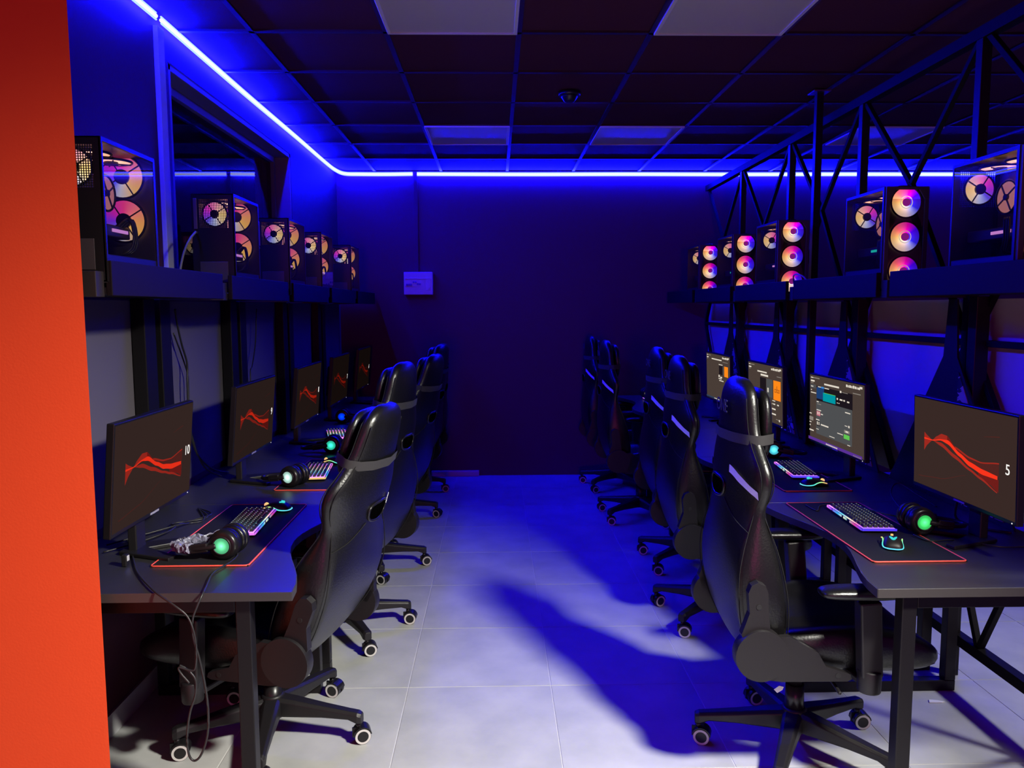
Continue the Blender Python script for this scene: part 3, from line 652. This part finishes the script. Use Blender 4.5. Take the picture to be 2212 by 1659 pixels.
# ------------------------------------------------------------------ chairs
BR = [(.40, .17, -.205, -.20, -.13, .07), (.43, .215, -.235, -.22, -.125, .09), (.50, .245, -.268, -.25, -.120, .105), (.58, .26, -.288, -.275, -.120, .11), (.66, .267, -.302, -.285, -.126, .115), (.74, .262, -.306, -.284, -.140, .115),
      (.82, .25, -.305, -.268, -.160, .11), (.89, .235, -.302, -.246, -.185, .10), (.94, .228, -.300, -.230, -.200, .095), (.985, .244, -.299, -.220, -.186, .09), (1.03, .260, -.297, -.220, -.180, .085), (1.075, .252, -.295, -.224, -.184, .08), (1.115, .218, -.291, -.230, -.192, .075),
      (1.155, .186, -.287, -.236, -.198, .072), (1.20, .166, -.284, -.240, -.202, .070), (1.25, .155, -.282, -.242, -.203, .068), (1.30, .144, -.277, -.242, -.204, .062), (1.335, .12, -.267, -.240, -.208, .05), (1.356, .08, -.254, -.236, -.214, .035), (1.362, .035, -.242, -.232, -.220, .018)]
HY, HZ = -.22, .495          # hinge of the backrest
RU = [(0, 0), (.35, .10), (.62, .36), (.82, .68), (.95, .95)]
def back_ring(hw, yc, er, ef, tc):
    h = [(u*hw, yc+(er-yc)*w) for u, w in RU]
    fc = yc+tc
    h += [(hw, (er+ef)/2), (.965*hw, ef-.004), (.86*hw, ef+.002), (.70*hw, ef+(fc-ef)*.45), (.45*hw, fc), (0, fc)]
    return half_ring(h)
def rear_at(z, x):
    for a, b in zip(BR, BR[1:]):
        if a[0] <= z <= b[0]:
            t = (z-a[0])/(b[0]-a[0]); hw, yc, er = (a[i]+(b[i]-a[i])*t for i in (1, 2, 3)); u = min(abs(x)/hw, .95)
            for (u0, w0), (u1, w1) in zip(RU, RU[1:]):
                if u0 <= u <= u1: return yc+(er-yc)*(w0+(w1-w0)*(u-u0)/(u1-u0))
    return -.24
def L_(p): return (p[0], p[1]-HY, p[2]-HZ)
def chair_meshes():
    D = {}
    b = MB(); b.loft([[L_((x, y, z)) for x, y in back_ring(*q)] for z, *q in BR]); D['backrest'] = b.mesh('backrest', 'leather')
    b = MB()
    for s in (-1, 1):   # piping along the rear and front edges of the side bolsters
        b.tube([L_((s*hw*.945, er-.003, z)) for z, hw, yc, er, ef, tc in BR[1:-3]], .0017, 6, 3)
        b.tube([L_((s*hw*.972, ef-.006, z)) for z, hw, yc, er, ef, tc in BR[1:-3]], .0017, 6, 3)
    D['piping'] = b.mesh('piping', 'seam')
    for s in (-1, 1):
        b = MB(); b.tube([L_((s*x, rear_at(z, x)-.0008, z)) for x, z in ((.226, .872), (.16, .895), (.11, .925), (.075, .955))], .0016, 6, 6)
        D['rear_seam%d' % s] = b.mesh('rear_seam', 'seam')
    rings = []
    for z, hx, hy in ((1.08, .05, .008), (1.09, .10, .018), (1.12, .128, .026), (1.16, .138, .029), (1.22, .138, .029), (1.28, .128, .026), (1.315, .10, .018), (1.325, .05, .008)):
        rings.append([L_((hx*math.copysign(abs(math.cos(a))**.6, math.cos(a)), -.170+hy*math.copysign(abs(math.sin(a))**.7, math.sin(a)), z)) for a in [2*PI*i/16 for i in range(16)]])
    D['head_pillow'] = MB().loft(rings).mesh('head_pillow', 'leather')
    rr = [(0, rear_at(1.165, 0)-.004), (.10, rear_at(1.165, .1)-.004), (.16, rear_at(1.165, .16)-.003), (.185, -.22), (.182, -.20), (.155, -.165), (.138, -.150), (0, -.139)]
    b = MB(); rg = half_ring(rr); outer = [(x*1.015, y-.002) for x, y in rg]
    n = len(rg)
    for k in range(n):
        a, c = outer[k], outer[(k+1) % n]
        b.add([L_((a[0], a[1], 1.150)), L_((c[0], c[1], 1.150)), L_((c[0], c[1], 1.184)), L_((a[0], a[1], 1.184))], [(0, 1, 2, 3)], True)
    D['strap'] = b.mesh('strap', 'strap')
    b = MB(); zz = .985
    P = [(.072*math.copysign(abs(math.cos(a))**.75, math.cos(a))*(1+.12*math.sin(a)), zz+.034*math.copysign(abs(math.sin(a))**.75, math.sin(a))) for a in [2*PI*i/24 for i in range(24)]]
    b.mat(0); b.tube([L_((x, rear_at(z, abs(x))-.001, z)) for x, z in P], .0055, 6, 2, True)
    b.mat(1); b.add([L_((0, rear_at(zz, 0)-.003, zz))]+[L_((x, rear_at(z, abs(x))-.003, z)) for x, z in P], [(0, 1+i, 1+(i+1) % 24) for i in range(24)])  # black sheet over the closed back, painting in the darkness of the slot
    D['harness_slot'] = b.mesh('harness_slot', ['plastic_s', 'slot_dark'])
    for s in (-1, 1):
        b = MB(); N = 10      # stripe
        for i in range(N):
            q = []
            for j in (i, i+1):
                f = j/N; x = s*(.105+.128*f); z = 1.062-.068*f**1.3
                q.append((L_((x, rear_at(z+.013, abs(x))-.003, z+.013)), L_((x, rear_at(z-.013, abs(x))-.003, z-.013))))
            b.add([q[0][0], q[1][0], q[1][1], q[0][1]], [(0, 1, 2, 3)], True)
        D['stripe%d' % s] = b.mesh('reflective_stripe', 'stripe')
        b = MB(); x = s*.272     # upper recliner arm
        pts = [(-.235+.0, .475), (-.150, .475), (-.165, .60), (-.168, .665), (-.178, .690), (-.200, .700), (-.222, .690), (-.232, .665), (-.226, .60), (-.250, .53)]
        b.prism([(y-.038-HY, z+.03-HZ) for y, z in pts], 'x', x-.012 if s > 0 else x-.018, x+.018 if s > 0 else x+.012)
        b.mat(1); b.cyl((x+s*.019, -.235-HY, .65-HZ), (x+s*.020, -.235-HY, .65-HZ), .009, n=12)
        D['recliner_arm%d' % s] = b.mesh('recliner_arm', ['plastic', 'mesh'])
        b = MB(); x = s*.280
        b.cyl((x-s*.02, -.19, .445), (x+s*.024, -.19, .445), .084, n=32)
        b.prism([(-.25, .40), (-.20, .365), (-.12, .355), (.09, .355), (.105, .362), (.10, .378), (.02, .405), (-.005, .45), (-.10, .505), (-.16, .50)], 'x', x-.012, x+.012)
        b.mat(1); b.cyl((x+s*.013, .06, .375), (x+s*.0135, .06, .375), .009, n=12)
        D['recliner_cover%d' % s] = b.mesh('recliner_cover', ['plastic', 'mesh'])
    rings = []
    for y, hw, zb, zt, bo in ((-.20, .19, .40, .45, .0), (-.185, .225, .385, .475, .01), (-.10, .25, .375, .478, .03), (.02, .262, .365, .480, .045), (.14, .265, .36, .483, .045), (.24, .265, .36, .485, .03), (.32, .262, .365, .478, .012), (.37, .25, .375, .455, .004), (.395, .22, .39, .43, 0)):
        zm = (zb+zt)/2
        h = [(0, y, zb), (.6*hw, y, zb), (.92*hw, y, zb+.012), (1.0*hw, y, zm), (.985*hw, y, zt+bo*.55), (.88*hw, y, zt+bo), (.72*hw, y, zt+bo*.85), (.56*hw, y, zt+bo*.15), (.3*hw, y, zt), (0, y, zt)]
        rings.append(half_ring(h))
    D['seat'] = MB().loft(rings).mesh('seat', 'leather')
    b = MB(); b.box(-.10, .10, -.13, .15, .325, .362).box(-.17, .17, -.03, .03, .345, .366)
    b.tube([(.10, .02, .34), (.22, .03, .345), (.30, .03, .335)], .007, 6, 4)
    D['tilt_mechanism'] = b.mesh('tilt_mechanism', 'plastic')
    b = MB(); b.cyl((0, 0, .14), (0, 0, .25), .034, .032).cyl((0, 0, .25), (0, 0, .365), .024, .024); D['gas_column'] = b.mesh('gas_column', 'plastic_s')
    b = MB(); b.cyl((0, 0, .085), (0, 0, .155), .052, .046, 28).cyl((0, 0, .155), (0, 0, .165), .046, .036, 28); D['base_hub'] = b.mesh('base_hub', 'plastic')
    rings = []
    for x, w, z0, z1 in ((.03, .034, .085, .158), (.10, .031, .088, .150), (.20, .026, .092, .135), (.30, .022, .090, .122), (.335, .022, .076, .118), (.350, .016, .074, .112)):
        rings.append([(x, -w, z0+.006), (x, -w*.8, z0), (x, w*.8, z0), (x, w, z0+.006), (x, w, z1-.010), (x, w*.62, z1), (x, -w*.62, z1), (x, -w, z1-.010)])
    D['leg'] = MB().loft(rings, False).mesh('leg', 'plastic')
    b = MB(); b.cyl((0, 0, .055), (0, 0, .076), .010, n=12)
    b.box(-.024, .024, -.004, .004, .022, .058)
    for s in (-1, 1):
        b.mat(0); b.cyl((.012, s*.005, .030), (.012, s*.026, .030), .030, .0295, 28)
        b.mat(1); b.annulus((.012, s*.0265, .030), (0, 1, 0), .0205, .0285, 28)
        b.mat(0); b.cyl((.012, s*.026, .030), (.012, s*.0268, .030), .0195, n=24)
    pts = [(.012+.034*math.cos(a), .030+.034*math.sin(a)) for a in [PI*(.05+i*.95/10) for i in range(11)]]+[(-.020, .034), (.03, .05)][:1]
    b.mat(0)
    b.prism(pts, 'y', -.024, .024)
    D['caster'] = b.mesh('caster', ['plastic_s', 'ring'])
    for s in (-1, 1):
        b = MB(); x = s*.315
        b.bar((x, .10, .62), (x-s*.012, .12, .37), .052, .068, (0, 1, 0))
        b.cyl((x-s*.012, .12, .315), (x-s*.012, .12, .39), .036, .038, 20)
        b.bar((x-s*.012, .12, .345), (s*.15, .08, .352), .06, .022, (0, 0, 1))
        D['armrest%d' % s] = b.mesh('armrest', 'plastic')
        rings = []
        for y, w, z0, z1 in ((-.055, .025, .640, .655), (-.045, .040, .632, .662), (.0, .048, .628, .668), (.10, .05, .626, .668), (.17, .047, .628, .668), (.205, .038, .632, .662), (.215, .022, .64, .655)):
            rings.append(half_ring([(0, z0), (.8*w, z0+.002), (w, (z0+z1)/2), (.85*w, z1-.003), (0, z1)], lambda p: (x+p[0], y, p[1])))
        D['pad%d' % s] = MB().loft(rings).mesh('pad', 'leather')
    D['logo'] = text_mesh('ONE', .062, 'logo', .0005)
    return D
CM = chair_meshes()
def chair(label, loc, rz, lean, legs, side, dz=0, arm=0, tag_=False):
    t = thing('gaming_chair', label, 'chair', (*loc, 0), rz, 'gaming chairs in the %s row' % side)
    bk = put(CM['backrest'], 'backrest', t, (0, HY, HZ+dz), (R(lean), 0, 0), subsurf=1)
    put(CM['piping'], 'piping', bk); put(CM['harness_slot'], 'harness_slot', bk); put(CM['head_pillow'], 'head_pillow', bk, subsurf=1); put(CM['strap'], 'strap', bk)
    for s in (-1, 1):
        put(CM['rear_seam%d' % s], 'rear_seam', bk);  put(CM['recliner_arm%d' % s], 'recliner_arm', bk, bevel=.004)
        if side == 'right': put(CM['stripe%d' % s], 'reflective_stripe', bk)
        put(CM['recliner_cover%d' % s], 'recliner_cover', t, (0, -.035, dz+.047), bevel=.004)
        a = put(CM['armrest%d' % s], 'armrest', t, (0, 0, dz+arm+.060), bevel=.006); put(CM['pad%d' % s], 'pad', a, subsurf=1)
    if side == 'right': put(CM['logo'], 'headrest_lettering', bk, L_((0, rear_at(1.26, 0)-.006, 1.262)), (PI/2, 0, 0))
    put(CM['seat'], 'seat', t, (0, 0, dz+.03), subsurf=1); put(CM['tilt_mechanism'], 'tilt_mechanism', t, (0, 0, dz+.03), bevel=.004)
    put(CM['gas_column'], 'gas_column', t, (0, 0, min(dz, 0))); put(CM['base_hub'], 'base_hub', t)
    if tag_: MB().prism([(-.010, -.017), (.008, -.019), (.010, .017), (-.008, .019)], 'y', -.001, .001).build('label_tag', 'tag', bk, L_((.074, rear_at(1.012, .074)-.004, 1.012)), (0, 0, .35))
    for k in range(5):
        a = R(legs)+2*PI*k/5-rz
        lg = put(CM['leg'], 'leg', t, None, (0, 0, a), bevel=.003)
        put(CM['caster'], 'caster', lg, (.335, 0, 0), (0, 0, -(a+rz)+random.uniform(-.5, .5)))
    return t
CR = [((1.072, 2.65), 0, 169.5, 'nearest gaming chair on the right, back to the aisle, beside the desk with number 5'), ((1.15, 3.86), 0, 223, 'second gaming chair of the right row, just behind the nearest one'), ((1.22, 4.72), 0, 219, 'third gaming chair of the right row, tucked under its desk'), ((1.10, 5.80), 3, 219, 'fourth gaming chair of the right row, dim, against the dark back wall'), ((1.08, 6.82), 1, 225, 'farthest gaming chair of the right row, leftmost of the dim group')]
for c, ln, lg, lab in CR: chair(lab, c, -PI/2+R(random.uniform(-2, 2)), ln, lg, 'right')
CL = [((-.845, 2.80), 14, 17, -10, -.05, -.05, 'nearest gaming chair on the left, reclined, grey strap and white tag'), ((-.78, 3.75), 15, 9, -58, .0, 0, 'second gaming chair of the left row, peeking over the nearest one'), ((-.79, 4.72), 14, 15, 2, 0, 0, 'third gaming chair of the left row, reclined toward the aisle'), ((-.80, 5.85), 14, 13, 0, 0, 0, 'fourth gaming chair of the left row, behind the third'), ((-.79, 6.72), 10, 8, -8, -.05, 0, 'farthest gaming chair of the left row, next to the back wall')]
for c, th, ln, lg, dz, ar, lab in CL: chair(lab, c, PI/2-R(th), ln, lg, 'left', dz, ar, dz == -.05 and ar == -.05)

# ------------------------------------------------------------------ mouse pads
def pad(label, x0, x1, y0, y1):
    t = thing('mouse_pad', label, 'mouse pad', ((x0+x1)/2, (y0+y1)/2, DT), 0, 'black mouse pads with red edges')
    a, b = (x1-x0)/2, (y1-y0)/2
    MB().box(-a, a, -b, b, .0005, .004).build('cloth', 'mat', t)
    r = .012; P = []
    for sx, sy, a0 in ((1, 1, 0), (-1, 1, PI/2), (-1, -1, PI), (1, -1, 1.5*PI)):
        for k in range(4): w = a0+k*PI/6; P.append((sx*(a-r)+r*math.cos(w), sy*(b-r)+r*math.sin(w), .003))
    PP = []
    for i, p in enumerate(P):
        PP.append(p)
        q = P[(i+1) % len(P)]
        if (Vector(q)-Vector(p)).length > .1:
            for k in range(1, 8): PP.append(tuple(Vector(p).lerp(Vector(q), k/8)))
    MB().tube(PP, .0030, 6, 1, True).build('stitched_edge', 'stitch', t)
pad('black mouse pad with red edge on the nearest right desk', 1.225, 1.535, 2.425, 3.19)
pad('black mouse pad with red edge on the second right desk', 1.30, 1.61, 3.40, 4.19)
pad('black mouse pad with red edge on the nearest left desk', -1.12, -.805, 2.455, 3.24)
pad('black mouse pad with red edge on the second left desk', -1.02, -.76, 3.50, 4.22)

# ------------------------------------------------------------------ keyboards
KW, KD = .345, .125
def key_meshes():
    D = {}
    for w in (1, 1.5, 2, 6):
        a = w*.0186/2-.0022; b = .0072
        D[w] = MB().loft([[(-a, -b, 0), (a, -b, 0), (a, b, 0), (-a, b, 0)], [(-a+.0025, -b+.0022, .0085), (a-.0025, -b+.0022, .0085), (a-.0025, b-.0025, .0085), (-a+.0025, b-.0025, .0085)]], False).mat(1).add([(-.0026, -.0012, .0087), (.0026, -.0012, .0087), (.0026, .0030, .0087), (-.0026, .0030, .0087)], [(0, 1, 2, 3)]).mesh('key', ['key', 'legend'])
    return D
KM = key_meshes()
def keyboard(label, loc, rz, glow='rgb_a'):
    t = thing('keyboard', label, 'keyboard', loc, rz, 'backlit keyboards')
    MB().box(-KW/2, KW/2, -KD/2, KD/2, .004, .016).build('base', 'plastic', t, bevel=.003)
    MB().box(-KW/2+.004, KW/2-.004, -KD/2+.004, KD/2-.004, .016, .0168).build('backlight', 'rgb_dim', t)
    e = MB()
    e.box(-KW/2-.002, -KW/2, -KD/2, KD/2, .009, .017); e.box(KW/2, KW/2+.002, -KD/2, KD/2, .009, .017)
    for a, b in ((-.17, -.12), (-.11, -.02), (.0, .03), (.06, .17)): e.box(a, b, -KD/2-.002, -KD/2, .009, .0165)
    e.build('light_bar', glow, t)['kind'] = 'stuff'
    rows = [[1]*17, [1]*13+[2]+[1]*2, [1.5]+[1]*12+[1.5]+[1]*2, [2]+[1]*11+[2]+[1]*1, [2]+[1]*10+[2]+[1]*2, [1.5, 1.5, 1.5, 6, 1.5, 1.5, 1.5]]
    for r_, row in enumerate(rows):
        tot = sum(row)*.0186; k = (KW-.014)/(tot); x = -KW/2+.007; y = KD/2-.014-r_*.0192
        for w in row:
            ww = w*.0186*k
            o = put(KM[w], 'key', t, (x+ww/2, y, .019)); o.scale = (k, 1, 1); x += ww
    return t
keyboard('backlit keyboard on the nearest right desk, pad with red edge', (1.41, 2.91, DT+.004), -PI/2-R(3))
keyboard('backlit keyboard on the second right desk, left of the lit monitor', (1.505, 3.80, DT+.004), -PI/2-R(6))
keyboard('backlit keyboard behind the green headset on the nearest left desk', (-.95, 2.93, DT+.004), PI/2+R(3), 'rgb_a')
keyboard('backlit keyboard with amber edge glow on the second left desk', (-.905, 3.85, DT+.004), PI/2+R(6), 'rgb_b')
keyboard('backlit keyboard with cyan corner glow on the third left desk', (-1.04, 5.02, DT+.001), PI/2+R(14), 'rgb_a')
keyboard('backlit keyboard on the farthest right desk, seen between the chairs', (1.40, 6.80, DT+.001), -PI/2)

# ------------------------------------------------------------------ mice
def mouse(label, loc, rz):
    """front faces +Y"""
    t = thing('mouse', label, 'mouse', loc, rz, 'lit gaming mice')
    rings = []
    for y, hw, h in ((-.060, .018, .012), (-.056, .027, .022), (-.040, .033, .034), (-.015, .031, .039), (.010, .029, .036), (.035, .031, .027), (.053, .030, .018), (.060, .024, .010)):
        rings.append(half_ring([(0, .001), (hw*.9, .001), (hw, h*.35), (hw*.92, h*.7), (hw*.6, h*.95), (0, h)], lambda p: (p[0], y, p[1])))
    MB().loft(rings).build('shell', 'plastic', t, subsurf=1)
    b = MB(); b.tube([(.033, .045, .016), (.031, .02, .022), (.030, .0, .018), (.032, -.02, .010), (.030, -.045, .008), (.016, -.061, .008), (0, -.063, .008), (-.016, -.061, .008), (-.030, -.045, .008), (-.032, -.02, .010), (-.030, 0, .018), (-.031, .02, .022), (-.033, .045, .016)], .0022, 6, 5)
    b.build('light_strip', 'rgb_mouse', t)
    MB().cyl((-.004, .040, .024), (.004, .040, .024), .009, n=16).build('wheel', 'rgb_mouse', t)
    lg = MB()
    for s in (-1, 1): lg.prism([(0, -.038), (s*.006, -.034), (s*.012, -.018), (s*.007, -.024), (s*.003, -.030)], 'z', .030, .0405)
    lg.build('emblem', 'mouse_logo', t)
    return t
mouse('lit mouse on the nearest right pad, rear toward the front', (1.37, 2.585, DT+.004), R(-24))
mouse('lit mouse on the second right pad, its side to the front', (1.475, 3.50, DT+.004), -PI/2+R(6))
mouse('lit mouse by the keyboard on the nearest left desk', (-.905, 3.135, DT+.005), PI/2-R(5))
mouse('lit mouse behind the keyboard on the second left desk', (-.87, 4.10, DT+.005), PI/2)

# ------------------------------------------------------------------ headsets
def headset(label, loc, rz, light, flip=1, wrap=False):
    """lying on its side: ear cups stand at the origin, outer face to -Y, band runs to flip*X"""
    t = thing('headset', label, 'headset', loc, rz, 'over ear headsets')
    rc = .050
    for y0, y1, nm in ((0, .030, 'ear_cup'), (.115, .085, 'ear_cup')):
        s = 1 if y1 > y0 else -1
        c = MB().loft([[(r*math.cos(a), y, rc+r*math.sin(a)) for a in [2*PI*i/28 for i in range(28)]] for y, r in ((y0, .036), (y0+s*.001, .042), (y0+s*.006, .048), (y0+s*.022, .051), (y0+s*.030, .050))]).build(nm, 'plastic_s', t)
        MB().loft([[(r*math.cos(a), y, rc+r*math.sin(a)) for a in [2*PI*i/24 for i in range(24)]] for y, r in ((y0+s*.030, .044), (y0+s*.034, .049), (y0+s*.046, .049), (y0+s*.05, .043))]).build('ear_pad', 'leather', c)
        d = MB(); n = 28; r = .0265
        d.add([(0, 0, 0)]+[(r*math.cos(2*PI*i/n), r*math.sin(2*PI*i/n), 0) for i in range(n)], [(0, 1+i, 1+(i+1) % n) for i in range(n)])
        d.build('ear_light', light, c, (0, y0-s*.0012, rc), (PI/2, 0, 0))
        MB().torus((0, y0, rc), (0, 1, 0), .0295, .0035, 28, 8).build('light_ring', 'plastic', c)
    P = [(flip*.02, .0, rc), (flip*.05, -.004, rc-.006), (flip*.10, .0, rc-.014), (flip*.155, .022, .030), (flip*.178, .057, .028), (flip*.155, .093, .030), (flip*.10, .115, rc-.014), (flip*.05, .119, rc-.006), (flip*.02, .115, rc)]
    MB().tube(P, .009, 8, 6).build('headband', 'plastic', t)
    for y in (.0, .115): MB().bar((flip*.045, y-.002, rc-.004), (flip*.105, y, rc-.013), .030, .018, (0, 1, 0)).build('yoke', 'plastic', t, bevel=.004)
    if wrap:
        rnd = random.Random(3)
        Q = [(flip*.11, .0, rc-.012), (flip*.155, .020, .034), (flip*.182, .057, .032), (flip*.157, .093, .034), (flip*.09, .125, .04), (flip*.03, .16, .05)]
        b = MB().tube(Q, .017, 9, 7)
        b.v = [(x+rnd.uniform(-.006, .006), y+rnd.uniform(-.006, .006), z+rnd.uniform(-.005, .008)) for x, y, z in b.v]
        b.sm = [False]*len(b.sm)
        b.build('plastic_wrap', 'wrap', t)
    return t
headset('headset with green light on the nearest right desk, below the number 5 monitor', (1.545, 2.70, DT+.004), R(0), 'ear_green', 1)
headset('headset with cyan light on the second right desk, behind the near chair', (1.52, 4.15, DT+.002), R(-10), 'ear_cyan', 1)
headset('headset with green light, its band wrapped in clear film, nearest left desk', (-.905, 2.50, DT+.004), R(-6), 'ear_mint', -1, True)
headset('headset with white light on the second left desk', (-.965, 3.54, DT+.004), R(-22), 'ear_white', -1)
headset('headset with teal light on the third left desk', (-.945, 4.39, DT+.002), R(0), 'ear_teal', -1)
headset('headset with blue light, far on the left desks', (-1.115, 5.57, DT+.002), R(0), 'ear_blue', 1)
headset('headset with yellow light on the farthest right desk', (1.37, 6.93, DT+.004), 0, 'ear_yellow', 1)

# ------------------------------------------------------------------ cables
def cable(label, path, r=.003, m='cable', name='cable'):
    o = Vector(path[0]); ob = MB().tube([Vector(p)-o for p in path], r, 7, 6).build(name, m, None, o)
    return tag(ob, label, 'cable')
cable('black headset cable drooping in a long loop off the nearest left desk', [(-.90, 2.60, .790), (-.874, 2.56, .776), (-.872, 2.48, .776), (-.89, 2.38, .776), (-.868, 2.26, .776), (-.86, 2.21, .772), (-.871, 2.19, .74), (-.885, 2.19, .70), (-.885, 2.19, .648), (-.871, 2.19, .588), (-.857, 2.19, .503), (-.851, 2.19, .418), (-.857, 2.19, .346), (-.877, 2.19, .289), (-.898, 2.19, .270), (-.913, 2.19, .289), (-.916, 2.19, .347), (-.905, 2.19, .418), (-.886, 2.19, .475), (-.886, 2.193, .52), (-.91, 2.195, .55), (-.93, 2.195, .562)], .0034)
cable('black cable crossing the nearest left desk and hanging over its end', [(-1.326, 2.741, .775), (-1.235, 2.579, .775), (-1.131, 2.391, .775), (-1.02, 2.24, .777), (-.975, 2.20, .768), (-.93, 2.185, .745), (-.898, 2.185, .715), (-.880, 2.18, .675), (-.874, 2.18, .63), (-.876, 2.18, .578), (-.886, 2.18, .553), (-.925, 2.18, .563), (-.922, 2.18, .546), (-.898, 2.18, .515)], .003)
cable('black cable bundle hanging down the left wall right of the nearest monitor', [(-1.40, 3.43, 1.60), (-1.40, 3.45, 1.525), (-1.40, 3.486, 1.441), (-1.40, 3.534, 1.355), (-1.40, 3.528, 1.26), (-1.40, 3.528, 1.112), (-1.40, 3.553, 1.001), (-1.40, 3.637, .898), (-1.38, 3.765, .815), (-1.36, 3.90, .775)], .0045)
cable('thin black cable beside the bundle on the left wall', [(-1.42, 3.451, 1.494), (-1.42, 3.532, 1.387), (-1.42, 3.587, 1.298), (-1.42, 3.588, 1.212), (-1.42, 3.581, 1.105), (-1.42, 3.609, 1.002), (-1.40, 3.68, .85), (-1.36, 3.80, .776)], .0035)
cable('black cable on the left wall above monitor 9, left of a pair', [(-1.40, 4.33, 1.60), (-1.40, 4.314, 1.466), (-1.40, 4.357, 1.361), (-1.40, 4.37, 1.256), (-1.38, 4.36, .95)], .004)
cable('black cable on the left wall above monitor 9, right of a pair', [(-1.40, 4.588, 1.60), (-1.40, 4.547, 1.404), (-1.40, 4.472, 1.275), (-1.40, 4.432, 1.225), (-1.38, 4.40, .95)], .004)
cable('pale cable plugged into the computer by the window, drooping to the shelf', [(-1.292, 3.415, 1.930), (-1.285, 3.39, 1.925), (-1.30, 3.36, 1.889), (-1.326, 3.36, 1.831), (-1.348, 3.37, 1.76), (-1.37, 3.39, 1.69)], .005, 'cable_w')
cable('black cable trailing from the green headset over the nearest right desk', [(1.50, 2.69, .782), (1.529, 2.631, .776), (1.604, 2.645, .776), (1.669, 2.615, .776), (1.731, 2.56, .776), (1.814, 2.558, .776), (1.93, 2.54, .776)], .003)
cable('thin black loop of cable behind the headset on the nearest right desk', [(1.60, 2.92, .776), (1.654, 3.07, .776), (1.70, 3.24, .80), (1.76, 3.30, .83), (1.80, 3.22, .80), (1.82, 3.10, .776)], .003)
cable('thin black cable curling over the keyboard on the nearest right desk', [(1.55, 2.86, .80), (1.50, 2.88, .806), (1.46, 3.02, .800), (1.42, 3.10, .795), (1.35, 3.13, .777), (1.30, 3.05, .777), (1.29, 3.14, .777)], .0025)
for k, (dx, dy) in enumerate(((0, 0), (.03, .05), (-.03, .08))):
    cable(['upper', 'middle', 'lower'][k]+' black cable tangled behind the headset on the nearest left desk', [(-1.34+dx, 2.60+dy, .776), (-1.26+dx, 2.70+dy, .782), (-1.20, 2.80+dy, .79), (-1.22-dx, 2.95, .776), (-1.15, 3.08-dy, .776), (-1.24, 3.18, .776)], .003)
cable('black cable under the number 5 monitor, drooping to the desk', [(1.74, 2.75, 1.0), (1.73, 2.80, .90), (1.75, 2.85, .80), (1.80, 2.80, .776), (1.88, 2.72, .776)], .005)
cable('pale cable end lying on the left shelf below the fourth computer', [(-1.15, 5.0, 1.672), (-1.16, 5.2, 1.675), (-1.15, 5.4, 1.672)], .004, 'cable_w')
cable('tangle of pale cable on the right shelf beside the slim post', [(1.66, 4.0, 1.672), (1.63, 4.1, 1.76), (1.64, 4.25, 1.775), (1.68, 4.36, 1.74), (1.72, 4.42, 1.672)], .004, 'cable_w')
# power strip and small tags
t = thing('power_strip', 'small white plug hanging under the monitor numbered 10', 'plug', (-1.205, 2.47, DT))
MB().box(-.008, .008, -.012, .012, .001, .040).build('body', 'plastic', t, bevel=.003)
MB().box(.008, .010, -.008, .008, .018, .036).build('face', 'white_plastic', t, bevel=.001)
t = tag(MB().prism([(-.011, -.012), (.004, -.016), (.012, .004), (.010, .016), (-.004, .010)], 'y', -.001, .001).build('hanging_tag', 'tag', None, (.962, 2.515, .300), (0, .5, R(-20))), 'small white paper tag hanging below the seat of the nearest right chair', 'tag')
t = tag(MB().prism([(-.03, -.01), (.02, -.013), (.035, -.005), (.01, .006), (-.02, .012)], 'z', .001, .004).build('paper_scrap', 'tag', None, (1.78, 2.97, 0)), 'small white paper scrap on the floor under the nearest right desk', 'scrap')
